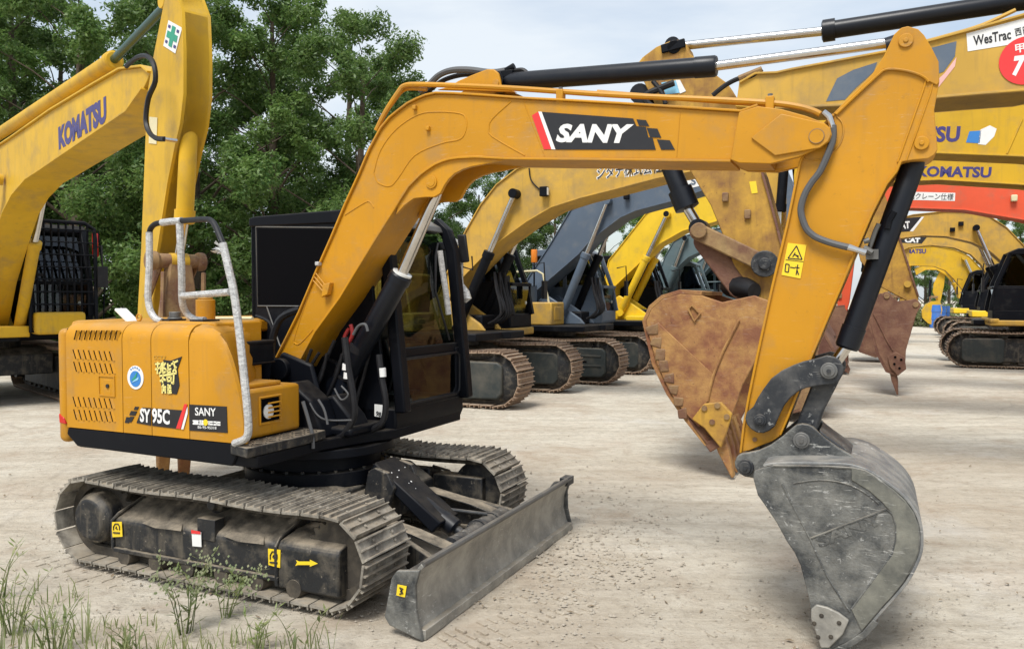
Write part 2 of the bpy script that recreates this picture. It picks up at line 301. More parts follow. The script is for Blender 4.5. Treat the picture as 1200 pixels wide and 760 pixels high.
# ---------------------------------------------------------------- text and prints
_vf = bpy.data.curves
def text_mesh(s, size, bold=0, shear=0, ext=.001):
    c = bpy.data.curves.new('print', 'FONT'); c.body = s; c.size = size; c.offset = bold; c.shear = shear; c.extrude = ext; c.align_x = 'LEFT'
    c.resolution_u = 3
    o = bpy.data.objects.new('print', c); COL.objects.link(o); bpy.context.view_layer.update()
    dg = bpy.context.evaluated_depsgraph_get(); me = bpy.data.meshes.new_from_object(o.evaluated_get(dg)); bpy.data.objects.remove(o); bpy.data.curves.remove(c)
    return me
def text_on(name, s, parent, mat, y, a, b, h, side=-1, bold=.0, shear=0, label=None):
    """lettering on the plane y: baseline from local (x,z) a to b, height h, facing local -y (side=-1) or +y"""
    me = text_mesh(s, 1, bold, shear, 0.0)
    if not me.vertices: return None
    xs = [v.co.x for v in me.vertices]; ys = [v.co.y for v in me.vertices]; x0, x1, y0, y1 = min(xs), max(xs), min(ys), max(ys)
    A = Vector((a[0], y, a[1])); B = Vector((b[0], y, b[1])); e = (B-A); w = e.length; e = e/w; nrm = Vector((0, side, 0)); upv = nrm.cross(e)
    vs = [A+e*((v.co.x-x0)/(x1-x0)*w)+upv*((v.co.y-y0)/(y1-y0)*h) for v in me.vertices]
    g = G(); n = len(vs); T = .0015
    g.v = [tuple(p) for p in vs]; g.f = [tuple(p.vertices) for p in me.polygons]
    m2 = bpy.data.meshes.new(name); m2.from_pydata(g.v, [], g.f)
    bm = bmesh.new(); bm.from_mesh(m2); bmesh.ops.remove_doubles(bm, verts=bm.verts, dist=1e-6)
    r = bmesh.ops.extrude_face_region(bm, geom=bm.faces[:]); bmesh.ops.translate(bm, verts=[q for q in r['geom'] if isinstance(q, bmesh.types.BMVert)], vec=nrm*T)
    bmesh.ops.recalc_face_normals(bm, faces=bm.faces); bm.to_mesh(m2); bm.free(); m2.materials.append(mat)
    bpy.data.meshes.remove(me); o = link(name, m2, parent)
    if label: o['label'] = label
    return o
def plate(name, parent, mat, pts, y, t=.003, side=-1, **k):
    g = G(); g.prism(pts, y, y+side*t); return g.build(name, mat, parent, **k)

# ---------------------------------------------------------------- tracks
def belt_path(xr, zr, rr, xf, zf, rf, n, sag=.02):
    pts = []; 
    for i in range(40): a = R(90+180*i/39); pts.append((xr+rr*math.cos(a), zr+rr*math.sin(a)))
    for i in range(1, 30): t = i/30; pts.append((xr+(xf-xr)*t, (zr-rr)*(1-t)+(zf-rf)*t))
    for i in range(40): a = R(-90+180*i/39); pts.append((xf+rf*math.cos(a), zf+rf*math.sin(a)))
    for i in range(1, 30): t = i/30; pts.append((xf+(xr-xf)*t, (zf+rf)*(1-t)+(zr+rr)*t-sag*(math.sin(math.pi*t*2)**2)))
    P = [Vector((a, 0, b)) for a, b in pts]; P.append(P[0]); L_ = [0]
    for a, b in zip(P, P[1:]): L_.append(L_[-1]+(b-a).length)
    T = L_[-1]; out = []; j = 0
    for i in range(n):
        s = (i+.35)*T/n
        while L_[j+1] < s: j += 1
        t = (s-L_[j])/(L_[j+1]-L_[j]); p = P[j].lerp(P[j+1], t); d = (P[j+1]-P[j]).normalized(); out.append((p.x, p.z, math.atan2(d.z, d.x)))
    return out, T/n, pts
def shoe_geo(pitch, w, gr, nose=3, holes=True):   # local: travel +x, outward = -z
    g = G(); g.box(-pitch*.50, pitch*.42, -w/2, w/2, -.004, .010)
    for k in range(nose):
        x = -pitch*.44+pitch*.80*k/(nose-1)
        tw = pitch*.048
        n = len(g.v); y = w/2-.004
        g.prism([(x-tw, -.004), (x+tw, -.004), (x+tw*.55, -gr), (x-tw*.55, -gr)], -y, y)
    if holes:
        for sx in (-.2, .18):
            for sy in (-.17, .17): g.cyl((pitch*sx, w*sy*1.2, -.004), (pitch*sx, w*sy*1.2, -.014), pitch*.075, 6)
    return g
def make_track(root, yc, w, path, pitch, outline, mat, shoe_me, joined=False, cw=.16, detail=True):
    g = G()  # chain loop
    cx = sum(p[0] for p in outline)/len(outline); cz = sum(p[1] for p in outline)/len(outline)
    ins = []
    n = len(outline)
    for i in range(0, n, 2):
        a = Vector(outline[i-2]); b = Vector(outline[(i+2) % n]); d = (b-a).normalized(); ins.append((outline[i][0]-d.y*.012, outline[i][1]+d.x*.012))
    g.ribbon(ins, yc-cw/2, yc-cw/2+.035, .055, True); g.ribbon(ins, yc+cw/2-.035, yc+cw/2, .055, True)
    ch = g.build('track', M['chain'], root)
    if joined:
        G2 = G()
        for (x, z, a) in path:
            c, s = math.cos(a), math.sin(a); mv = shoe_me.vertices
            G2.add([(x+v.co.x*c-v.co.z*s, yc+v.co.y, z+v.co.x*s+v.co.z*c) for v in mv], [tuple(p.vertices) for p in shoe_me.polygons])
        o = G2.build('track_shoes', mat, ch); o['kind'] = 'stuff'
    else:
        for (x, z, a) in path:
            o = bpy.data.objects.new('track_shoe', shoe_me); COL.objects.link(o); o.parent = ch
            o.location = (x, yc, z); o.rotation_euler = (0, -a+(R(random.uniform(-1.5, 1.5)) if detail else 0), 0)
    return ch
def toothed(g, x, z, y0, y1, r0, r1, n):
    pts = []
    for i in range(n*4):
        a = 2*math.pi*i/(n*4); r = r1 if i % 4 in (1, 2) else r0; pts.append((x+r*math.cos(a), z+r*math.sin(a)))
    g.prism(pts, y0, y1); return g
def ram(root, name, A, B, C, rb, rr, mat, rodmat=None, gland=1.18, eye=True, gl=.12):
    """hydraulic cylinder: barrel A->B with gland, rod B->C"""
    A, B, C = Vector(A), Vector(B), Vector(C); d = (B-A).normalized(); g = G(); L_ = (B-A).length
    g.tube([A+d*.06, A+d*.10, B-d*gl, B-d*gl, B-d*.012, B], [rb*.8, rb, rb, rb*gland, rb*gland, rb*.95], 20)
    g.cyl(A+Vector((0, -rb*1.0, 0)), A+Vector((0, rb*1.0, 0)), rb*1.05, 18)
    b = g.build(name, mat, root, sm=.5)
    r = G(); r.cyl(B-d*.02, C-(C-B).normalized()*rr*.5, rr, 18); ro = r.build('rod', rodmat or M['chrome'], b)
    if eye: e = G(); e.cyl(C+Vector((0, -rb*1.05, 0)), C+Vector((0, rb*1.05, 0)), rb*.95, 18); e.build('rod_eye', mat, b)
    return b
def pinhead(root, name, x, z, y, r, side, mat, mat2=None):
    g = G(); g.cy(x, z, y, y+side*.018, r, 24); g.cy(x, z, y+side*.018, y+side*.026, r*.72, 24)
    o = g.build(name, mat, root, .003)
    g = G(); g.cy(x, z, y+side*.026, y+side*.036, r*.28, 6); g.build('bolt', mat2 or mat, o); return o

# ================================================================ THE YARD
def make_ground():
    def ax(a, b, lo, hi, st, far):
        v = list(np.arange(lo, hi, st)); x = lo
        l = []; s = st
        while x > a: s *= 1.35; x -= s; l.append(max(x, a))
        r = []; x = v[-1]; s = st
        while x < b: s *= 1.35; x += s; r.append(min(x, b))
        return l[::-1]+v+r
    X = ax(-400, 400, -5, 7, .07, 0); Y = ax(-60, 900, 2.2, 12, .07, 0)
    v = []
    for y in Y:
        for x in X:
            d = math.hypot(x, y-5); k = max(0, 1-d/16)
            z = (noise.noise(Vector((x*.8, y*.8, 0)))*.012+noise.noise(Vector((x*3, y*3, 4)))*.007+noise.noise(Vector((x*8, y*8, 9)))*.004)*k-.006 if k > 0 else -.006
            v.append((x, y, z))
    nx = len(X); f = [(j*nx+i, j*nx+i+1, (j+1)*nx+i+1, (j+1)*nx+i) for j in range(len(Y)-1) for i in range(nx-1)]
    me = bpy.data.meshes.new('ground'); me.from_pydata(v, [], f); me.materials.append(M['ground']); me.polygons.foreach_set('use_smooth', [True]*len(f))
    o = link('ground', me); o['kind'] = 'structure'
make_ground()

# ================================================================ THE NEAR EXCAVATOR (amber, with blade)
S = Frame(-2.161, 6.036, -24.5)
root = empty('excavator', S)
tag(root, 'amber and black compact excavator in front with levelling blade and SANY lettering on its boom', 'excavator')
NY = -.165
# ---- undercarriage
tw = .45; path, pitch, outl = belt_path(-.17, .315, .262, 1.74, .305, .255, 41, .012)
sh = shoe_geo(pitch, tw, .022).mesh('track_shoe', M['shoe'], .4)
for sgn in (-1, 1):
    yc = sgn*.86
    make_track(root, yc, tw, path, pitch, outl, M['shoe'], sh, cw=.20)
    fr = G(); yo = sgn*1.02; yi = sgn*.70
    sec = [(sgn*a, b) for a, b in ((1.02, .155), (1.022, .325), (1.005, .350), (.90, .395), (.80, .44), (.70, .45), (.70, .15), (.90, .12))]
    fr.prism(sec, .04, 1.36, 'x'); F_ = fr.build('track_frame', M['mudblack'], root, .012)
    g = G(); g.prism([(sgn*a, b) for a, b in ((1.03, .10), (1.032, .335), (1.01, .365), (.86, .40), (.72, .405), (.72, .08))], 1.375, 1.80, 'x'); g.build('idler_guard', M['mudblack'], F_, .012)
    g = G(); g.box(.05, 1.38, sgn*1.04, sgn*1.0, .135, .160); g.build('guard_rail', M['mudblack'], F_, .004)
    g = G(); g.tube([(1.367, sgn*1.03, .11), (1.367, sgn*1.035, .335), (1.367, sgn*1.0, .37), (1.367, sgn*.75, .455)], .011); g.build('weld_rim', M['mudblack'], F_)
    g = G(); g.tube([(.035, sgn*1.025, .15), (.035, sgn*1.028, .33), (.06, sgn*1.0, .37), (.07, sgn*.75, .46)], .012); g.build('weld_rim', M['mudblack'], F_)
    for xa, xb in ((.33, .60), (1.0, 1.24)):     # dented mud shields
        g = G(); g.add([(xa, sgn*1.01, .352), (xb, sgn*1.01, .352), (xb+.05, sgn*1.045, .338), (xa+.10, sgn*1.05, .330), (xa-.03, sgn*1.035, .345), (xa, sgn*.985, .366), (xb, sgn*.985, .366)], [(0,1,2,3,4), (5,6,2,3,4), (0,5,4), (1,6,2)]); g.build('mud_flap', M['mudblack'], F_, .004)
    # sprocket and drive motor
    g = G(); toothed(g, -.17, .315, sgn*.90, sgn*.86, .205, .245, 21); sp = g.build('sprocket', M['chain'], F_, .004)
    g = G(); g.tube([(-.17, sgn*.62, .315), (-.17, sgn*1.0, .315), (-.17, sgn*1.045, .315)], [.165, .165, .125], 28); g.build('drive_motor', M['mudblack'], F_, .01)
    g = G()
    for k in range(10): a = k*math.pi/5; g.cyl((-.17+.135*math.cos(a), sgn*1.01, .315+.135*math.sin(a)), (-.17+.135*math.cos(a), sgn*1.02, .315+.135*math.sin(a)), .012, 6)
    g.build('bolt_ring', M['mudblack'], F_)
    # idler, rollers, carrier roller
    g = G(); g.tube([(1.74, sgn*.78, .305), (1.74, sgn*.80, .305), (1.74, sgn*.92, .305), (1.74, sgn*.94, .305)], [.15, .215, .215, .15], 32); g.build('idler', M['mudblack'], F_)
    g = G(); toothed(g, 1.74, .305, sgn*.95, sgn*.93, .19, .215, 24); g.build('idler_rim', M['chain'], F_)
    for k in range(6):
        x = .14+k*.27; g = G(); g.tube([(x, sgn*.75, .115), (x, sgn*.79, .115), (x, sgn*.80, .115), (x, sgn*.94, .11), (x, sgn*.95, .11), (x, sgn*1.035, .11)], [.05, .05, .078, .078, .066, .052], 18); g.build('roller', M['chain'], F_)
    g = G(); g.tube([(.82, sgn*.74, .50), (.82, sgn*.78, .50), (.82, sgn*.94, .50), (.82, sgn*.95, .50), (.82, sgn*.98, .50)], [.035, .058, .058, .04, .03], 20); g.box(.76, .90, sgn*.95, sgn*1.028, .30, .43)
    g.build('carrier_roller', M['mudblack'], F_, .004)
    if sgn < 0:
        y0 = -1.03
        for nm, px in (('yellow_sticker', [(131.5, 611), (143.5, 610.5), (144.5, 628), (133, 628.5)]), ('yellow_sticker', [(315, 642), (329.5, 643.5), (329, 664.5), (315.5, 661)])):
            st = plate(nm, F_, M['yelp'], S.P(px, y0), y0-.004)
            c = [(px[0][0]*.72+px[2][0]*.28, px[0][1]*.72+px[2][1]*.28), (px[0][0]*.28+px[2][0]*.72, px[0][1]*.28+px[2][1]*.72)]
        def hoook(u, v, w_, h_):
            g = G(); pts = [(u-w_, v+h_*.6), (u-w_, v-h_*.3), (u-w_*.5, v-h_), (u+w_*.5, v-h_), (u+w_, v-h_*.3), (u+w_, v+h_*.6)]
            g.tube([(a, y0-.009, b) for a, b in S.P(pts, y0)], .004, 6); g.tube([(a, y0-.009, b) for a, b in S.P([(u, v-h_*.3), (u-1, v+h_*.1), (u+1, v+h_*.4)], y0)], .004, 6)
            g.tube([(a, y0-.009, b) for a, b in S.P([(u-w_*1.1, v+h_*1.25), (u+w_*1.1, v+h_*1.35)], y0)], .005, 6)
            g.build('sticker_print', M['blackp'], F_)
        hoook(138, 617.5, 3.5, 4.5); hoook(322, 651, 4, 5.5)
        plate('white_sticker', F_, M['white'], S.P([(225.5, 621), (236.5, 623), (237, 640), (226.5, 639)], y0), y0-.004)
        plate('red_sticker_band', F_, M['redp'], S.P([(225.5, 620), (236, 622), (236.3, 625), (225.8, 624)], y0), y0-.008)
        plate('yellow_arrow', F_, M['yelp'], S.P([(348, 655.5), (351, 657), (364, 657), (364, 655), (373, 659.5), (364, 663), (364, 661), (350, 661), (347, 662), (349, 658)], y0-.01), y0-.004-.01)
# car body between the tracks
g = G(); g.prism([(.25, .22), (.25, .44), (.40, .52), (1.25, .52), (1.45, .40), (1.45, .22)], -.62, .62); g.build('car_body', M['mudblack'], root, .02)
g = G()
for sx in (.42, 1.18):
    g.prism([(-.72, .18), (-.72, .40), (-.45, .50), (.45, .50), (.72, .40), (.72, .18)], sx-.16, sx+.16, 'x')
g.build('cross_member', M['mudblack'], root, .015)
g = G(); g.cyl((.86, 0, .50), (.86, 0, .60), .50, 40); g.cyl((.86, 0, .60), (.86, 0, .70), .44, 40); g.cyl((.86, 0, .70), (.86, 0, .76), .54, 40); g.build('slew_ring', M['black'], root, .006)
g = G()
for k in range(28): a = 2*math.pi*k/28; g.cyl((.86+.475*math.cos(a), .475*math.sin(a), .60), (.86+.475*math.cos(a), .475*math.sin(a), .612), .013, 6)
g.build('slew_bolts', M['mudblack'], root)
# ---- blade
BX = 2.33
bl = G()
front = [(BX+.045, 0), (BX+.005, .07), (BX-.018, .16), (BX-.012, .25), (BX+.012, .33), (BX+.045, .375)]
back = [(a-.028, b) for a, b in front[::-1]]
bl.prism(front+[(BX+.03, .39)]+back, -1.09, 1.09); B_ = bl.build('blade', M['bladem'], root, .003)
for sgn in (-1, 1):
    g = G(); g.prism([(BX+.05, .0), (BX+.012, .15), (BX+.008, .28), (BX+.035, .365), (BX-.10, .345), (BX-.135, .30), (BX-.18, .09), (BX-.15, .05)], sgn*1.09, sgn*1.115)
    e = g.build('blade_end', M['bucket'], B_, .006)
g = G(); g.box(BX-.0, BX+.055, -1.09, 1.09, -.004, .05); g.build('cutting_edge', M['bladem'], B_, .004)
g = G(); g.box(BX-.15, BX-.03, -.95, .95, .11, .17); g.box(BX-.10, BX-.03, -1.0, 1.0, .29, .32); g.build('blade_stiffener', M['link'], B_, .008)
g = G(); g.cyl((BX+.035, -1.085, .385), (BX+.035, 1.085, .385), .018, 10); g.build('blade_top_bead', M['pin'], B_)
g = G(); g.box(BX-.02, BX+.05, 1.0, 1.13, .34, .40); g.build('blade_corner_cap', M['link'], B_, .006)
st = plate('yellow_sticker', B_, M['yelp'], S.P([(466.5, 684), (477, 686), (475, 699), (465, 696.5)], -1.115), -1.117)
g = G(); g.tube([(a, -1.122, b) for a, b in S.P([(469, 687.5), (473, 689), (470, 692), (473, 694), (469, 695)], -1.115)], .004, 6); g.tube([(a, -1.122, b) for a, b in S.P([(470, 689), (472.5, 693)], -1.115)], .003, 6); g.build('sticker_print', M['blackp'], B_)
# push arms
for sgn in (-1, 1):
    g = G(); pr = [(1.30, .18), (1.30, .33), (1.55, .36), (1.90, .30), (2.22, .22), (2.30, .20), (2.30, .09), (1.9, .12), (1.5, .16)]
    n = len(pr); ya = [sgn*(.30+.30*max(0, (x-1.30))) for x, z in pr]
    g.add([(x, y, z) for (x, z), y in zip(pr, ya)]+[(x, y+sgn*.05, z) for (x, z), y in zip(pr, ya)], [tuple(range(n)), tuple(range(2*n-1, n-1, -1))]+[(i, i+n, (i+1) % n+n, (i+1) % n) for i in range(n)])
    g.build('push_arm', M['mudblack'], root, .008)
    g = G(); g.ribbon([(1.28, .335), (1.55, .365), (1.90, .305), (2.24, .215)], sgn*.33+sgn*.0, sgn*.45, .012); 
    o = g.build('push_arm_cap', M['mudblack'], root, .003)
g = G(); g.tube([(2.10, -.30, .215), (2.10, .02, .215), (2.10, .05, .215), (2.10, .42, .215), (2.10, .50, .215)], [.062, .062, .075, .075, .05], 20); g.build('blade_cross_tube', M['link'], root)
g = G(); g.tube([(2.10, .05, .215), (2.10, .08, .215)], .084, 20); g.tube([(2.10, .25, .215), (2.10, .28, .215)], .084, 20); g.tube([(2.10, .20, .30), (1.85, .1, .33), (1.7, .12, .36)], .012); g.build('tube_clamp', M['link'], root)
# blade ram with its cover plate
for ya, yb in ((-.17, -.13), (.13, .17)): g = G(); g.prism([(1.36, .42), (1.40, .60), (1.45, .625), (1.55, .60), (1.60, .50), (1.55, .36)], ya, yb); g.build('ram_bracket', M['mudblack'], root, .006)
ram(root, 'blade_ram', (1.46, 0, .53), (1.97, 0, .235), (2.20, 0, .12), .055, .03, M['cylblack'], M['link'])
cv = G(); cv.add([(1.42, -.125, .655), (1.42, .125, .655), (1.93, .125, .30), (1.93, -.125, .30), (1.40, -.145, .60), (1.40, .145, .60), (1.87, .145, .23), (1.87, -.145, .23)],
                 [(0,1,2,3),(4,7,6,5),(0,3,7,4),(1,5,6,2),(3,2,6,7),(0,4,5,1)]); cv.build('ram_cover', M['black'], root, .012)
g = G()
for i in range(9): random.seed(i+3); t = random.random(); q = random.uniform(-.1, .1); g.cyl((1.42+.44*t, q, .655-.32*t), (1.42+.44*t+.004, q, .655-.32*t+.005), random.uniform(.003, .007), 7)
g.build('ram_cover_chips', M['white'], root)['kind'] = 'stuff'
# ---- upper structure
YS = -1.05
g = G(); g.prism([(-.36, .86), (-.345, .905), (1.10, .905), (1.10, .84), (1.06, .77), (-.26, .785)], -1.045, -.30); g.build('side_skirt', M['black'], root, .01)
g = G(); g.prism([(-.60, -.7), (-.60, .7), (-.30, 1.0), (.9, 1.03), (1.43, 1.08), (1.43, .12), (1.34, -.1), (1.24, -.44), (1.24, -1.04), (.4, -1.0), (-.30, -1.0)], .77, .84, 'z'); g.build('upper_deck', M['black'], root, .01)
g = G(); g.prism([(1.06, -1.06), (1.24, -1.12), (1.262, -.62), (1.25, -.42), (1.06, -.42)], .845, .902, 'z'); tread = g.build('step_plate', M['mudblack'], root, .006)
g = G()
for i in range(3):
    for j in range(11):
        x = 1.125+i*.048; y = -1.06+j*.058; s_ = .014*(1 if (i+j) % 2 else -1); g.bar((x-.014, y-s_, .907), (x+.014, y+s_, .907), .006, .004)
g.build('step_treads', M['mudblack'], root)['kind'] = 'stuff'
def hoodshell(x0, x1, y=YS, yi=-.42, top=1.592, bot=.908, r=.10, t=.025, front=None):
    pr = [(y, bot)]
    for k in range(7): a = math.pi-k*math.pi/12; pr.append((y+r+r*math.cos(a), top-r+r*math.sin(a)))
    pr += [(yi, top+.012)]
    inn = [(yi, top-t), (y+r, top-t)]+[(y+t, top-r), (y+t, bot)]
    g = G(); g.prism(pr+inn, x0, x1, 'x'); return g
seams = [-.345, .128, .345, .705]
xs = [S.Y(u, 440, YS)[0] for u in (77.5, 143.5, 177.3, 221.5, 289.)]
vents = []
def para(u, v, w, h, sk): return [(u, v), (u+w, v), (u+w+sk, v+h), (u+sk, v+h)]
def crop3(a, b): return (40+a*.2763, 360+b*.2763)
slots = []
for i in range(9): slots.append([crop3(*p) for p in ((178+i*21.5, 97), (190+i*21.5, 97), (180+i*21.5, 137), (168+i*21.5, 137))])
for z0, z1 in ((178, 218), (230, 272), (378, 420), (432, 476)):
    for i in range(8):
        b_ = 163+i*22+(0 if z0 in (178, 378) else 3); dz = (i*1.2)
        slots.append([crop3(*p) for p in ((b_, z0+dz), (b_+12, z0+dz), (b_+24, z1+dz), (b_+12, z1+dz))])
door = hoodshell(xs[0]+.003, xs[1]-.003).build('engine_door', M['amber'], root)
latch = S.P([crop3(277, 292), crop3(340, 296), crop3(342, 374), crop3(280, 368)], YS)
for q in slots:
    P_ = S.P(q, YS); o = G().prism([(a, b) for a, b in P_], YS-.0012, YS+.004).build('vent_slot_shade', M['dark'], door)  # door is uncut: proud black plates stand in for shade inside the slots
    lip = G(); d_ = .006; lip.add([(P_[1][0]-.002, YS+.001, P_[1][1]), (P_[2][0]-.002, YS+.001, P_[2][1]), (P_[2][0]-.004, YS-.010, P_[2][1]), (P_[1][0]-.004, YS-.010, P_[1][1]), (P_[1][0]+.009, YS+.001, P_[1][1]), (P_[2][0]+.009, YS+.001, P_[2][1])], [(0,1,2,3),(3,2,5,4),(0,3,4),(1,5,2)]); lip.build('vent_lip', M['amber'], door)
g = G(); P_ = latch; g.ribbon([(a, b) for a, b in P_], YS-.006, YS+.004, .01, True); g.build('latch_frame', M['amber'], door)
lx = sum(p[0] for p in latch)/4; lz = sum(p[1] for p in latch)/4
g = G(); g.box(lx-.03, lx+.035, YS-.002, YS+.008, lz-.06, lz+.04); l_ = g.build('door_latch', M['amber'], door, .003); g = G(); g.cyl((lx+.01, YS-.002, lz), (lx+.01, YS-.010, lz), .013, 12); g.build('key_slot', M['blackp'], door)
d2 = hoodshell(xs[1]+.003, xs[2]-.003).build('side_panel', M['amber'], root)
d3 = hoodshell(xs[2]+.003, xs[3]-.003).build('side_panel', M['amber'], root)
g = G(); g.box(xs[0]-.02, xs[3]+.02, -1.022, -.45, .91, 1.55); g.build('bay_shade_liner', M['dark'], root)  # black block added behind the panels as the shade seen through gaps
# curved nose of the side cover, rounded in plan and section
npx = [(222.5, 381), (234, 381.5), (247, 384.5), (257, 391), (265, 402), (272, 419), (278, 440), (284, 465), (288.5, 494), (289, 517), (222.5, 514)]
def rounded_nose():
    o = S.P(npx, YS); o[-1] = (xs[3]+.003, .908); o[-2] = (o[-2][0], .908); o[0] = (xs[3]+.003, 1.592); o[1] = (o[1][0], 1.59)
    cx, cz = o[0][0]-.02, 1.15; v = []; n = len(o); rings = []
    for y, k, dz in ((YS+.11, 0, 0), (YS+.05, .030, 0), (YS+.018, .065, 0), (YS, .11, 0)):
        rings.append([(max(xs[3]+.003, a-k*.2-max(0, y-YS-.02)*.92) if i not in (0, n-1) else a, y, min(b, 1.602-k) if i < n-2 else b) for i, (a, b) in enumerate(o)])
    rings.insert(0, [(max(xs[3]+.003, a-.55) if i not in (0, n-1) else a, -.46, b) for i, (a, b) in enumerate(o)])
    for r_ in rings: v += r_
    f = [tuple(range(n))]
    for j in range(len(rings)-1):
        for i in range(n): f.append((j*n+i, j*n+(i+1) % n, (j+1)*n+(i+1) % n, (j+1)*n+i))
    f.append(tuple(range((len(rings)-1)*n, len(rings)*n)))
    g = G(); g.add(v, f); return g
nose = rounded_nose().build('tank_cover', M['amber'], root, 0, sm=.75)
# counterweight behind
cwp = [(xs[0]-.005, -1.048), (xs[0]-.088, -1.046), (xs[0]-.118, -1.0), (-.54, -.82), (-.66, -.5), (-.73, 0), (-.66, .5), (-.52, .82), (xs[0]-.09, 1.0), (xs[0]-.01, 1.04), (0.05, 1.04), (.05, .9), (xs[0]-.005, .8)]
g = G(); g.prism(cwp, .80, 1.55, 'z'); cw = g.build('counterweight', M['amber'], root, .04, segs=4)
rl = S.P([(63.3, 489), (73.5, 491.5), (72.5, 498), (63.3, 497)], -1.0)
g = G(); g.prism([(xs[0]-.015, .925), (xs[0]-.075, .93), (xs[0]-.08, .99), (xs[0]-.03, .965)], -1.050, -1.02); g.build('reflector', M['redlens'], cw, .004)
g = G(); g.prism([(-.50, -.9), (-.62, -.5), (-.68, 0), (-.62, .5), (-.5, .9), (.3, .9), (.3, -.45), (-.30, -.45)], 1.50, 1.598, 'z'); g.build('engine_hood', M['amber'], root, .02)
g = G(); g.box(-.3, .7, .2, 1.0, .84, 1.52); g.build('rear_body', M['black'], root, .02)
# inner orange cabinet, black band, toolbox
cb = [S.Y(u, v, -.52) for u, v in ((250, 376.5), (307, 376.5), (308, 447))]
g = G(); g.box(.30, .80, -.90, -.495, .905, 1.603); g.build('oil_tank', M['amber'], root, .014)
bb = S.P([(262, 401), (315, 400), (316, 424), (264, 426)], -.62)
g = G(); g.box(.60, .84, -.92, -.425, 1.322, 1.47); g.box(.60, .846, -.925, -.419, 1.45, 1.475); g.box(.60, .846, -.925, -.419, 1.318, 1.335); g.build('battery_box', M['black'], root, .012)
tb = S.P([(279, 457), (334, 448), (348, 452.6), (352, 501), (291, 516)], YS)
xa, xb, zt = 1.085, 1.545, 1.235
g = G(); g.box(.72, 1.09, -1.0, -.472, .908, 1.205); tbx = g.build('toolbox', M['amber'], root, .022)
g = G(); g.box(.76, 1.045, -1.02, -.60, 1.206, 1.232); g.build('toolbox_lid', M['amber'], tbx, .008)
# headlamp behind bars on the front face
hy0, hz1 = S.X(306.5, 469, 1.09); hy1, hz0 = S.X(326, 489.5, 1.09)
def rect_tube(y0, y1, z0, z1, x, r): g = G(); g.tube([(x, y0, z0), (x, y1, z0), (x, y1, z1), (x, y0, z1)], r, 6, True); return g
rect_tube(hy0-.018, hy1+.018, hz0-.018, hz1+.018, 1.092, .010).build('lamp_surround', M['amber'], tbx)
g = G(); g.box(1.088, 1.092, hy0-.008, hy1+.008, hz0-.008, hz1+.008); g.build('lamp_recess_shade', M['dark'], tbx)  # flat black plate painted as the shade of a recess behind the lamp
g = G(); g.tube([(1.088, hy0+.055, (hz0+hz1)/2-.01), (1.098, hy0+.055, (hz0+hz1)/2-.01), (1.101, hy0+.055, (hz0+hz1)/2-.01)], [.045, .045, .03], 20); g.build('headlamp', M['lamp'], tbx)
for k in range(4): z = hz0+(hz1-hz0)*(.16+.22*k); g = G(); g.cyl((1.103, hy0+.045, z), (1.103, hy1+.004, z), .0055, 8); g.build('lamp_bar', M['amber'], tbx)
# exhaust, fuel cap, hood top bits
g = G(); p = S.Y(241, 377, -.55); r0 = .062; g.cyl((p[0], -.55, 1.58), (p[0], -.55, 1.74), r0, 24); g.cyl((p[0], -.55, 1.74), (p[0], -.55, 1.752), r0*.8, 24); ex = g.build('filter_housing', M['amber'], root, .008)
g = G(); g.cyl((p[0], -.55, 1.752), (p[0], -.55, 1.764), r0*.72, 20); g.build('filter_cap', M['pin'], ex)
p = S.Y(205, 372, -.75); g = G(); g.cyl((p[0], -.75, 1.6), (p[0], -.75, 1.625), .045, 18); g.cyl((p[0], -.75, 1.625), (p[0], -.75, 1.66), .036, 18); g.build('fuel_cap', M['pin'], root, .004)
for u in (199, 238): p = S.Y(u, 377, -.8); g = G(); g.box(p[0]-.05, p[0]+.06, -.86, -.72, 1.604, 1.615); g.build('rail_foot_plate', M['blackp'], root)
p = S.Y(163, 377, -.8); g = G(); g.tube([(p[0]+.022*math.cos(a*.5236), -.8, 1.622+.022*math.sin(a*.5236)) for a in range(12)], .006, 6, True); g.build('lifting_eye', M['amber'], root)
g = G(); a = S.Y(141, 362, -.75); b = S.Y(157, 378, -.75); g.bar((a[0], -.75, a[1]), (b[0], -.75, b[1]), .09, .018); g.build('rear_mirror', M['lamp'], root, .004)
g = G(); a = S.Y(253, 373, -.35); b = S.Y(296, 373, -.35); g.cyl((a[0], -.35, a[1]), (b[0], -.35, b[1]), .013, 8); g.build('grab_bar', M['cream'], root)
# handrails wrapped in plastic film
def railpts(lst): return [(lambda q: (q[0], y, q[1]))(S.Y(u, v, y)) for u, v, y in lst]
A_ = [(190, 376.5, -.86), (182, 373, -.86), (176, 363, -.86), (173.5, 346, -.86), (175, 310, -.86), (175, 275, -.86), (179, 265.5, -.87), (193, 260, -.88)]
g = G(); g.tube(smoothpath(railpts(A_[:6]+[(175, 273, -.86)]), 4), .0215, 10); hr = g.build('handrail', M['wrap'], root)
g = G(); g.tube(smoothpath(railpts([(175, 275, -.86), (176.5, 268, -.86), (182, 262.5, -.87), (193, 260.5, -.88), (215, 258.5, -.93), (240, 257, -1.0), (248, 259, -1.02), (253, 266, -1.04), (258, 278, -1.07), (262, 288, -1.09)]), 5), .0175, 10); g.build('bare_rail', M['rubber'], hr)
g = G(); g.tube(smoothpath(railpts([(261, 285, -1.09), (268, 315, -1.09), (274, 342, -1.09), (280, 385, -1.09), (286, 440, -1.09), (290, 480, -1.09), (291, 505, -1.09), (287, 514, -1.085), (275, 519, -1.07)]), 4), .0225, 10); g.build('wrapped_rail', M['wrap'], hr)
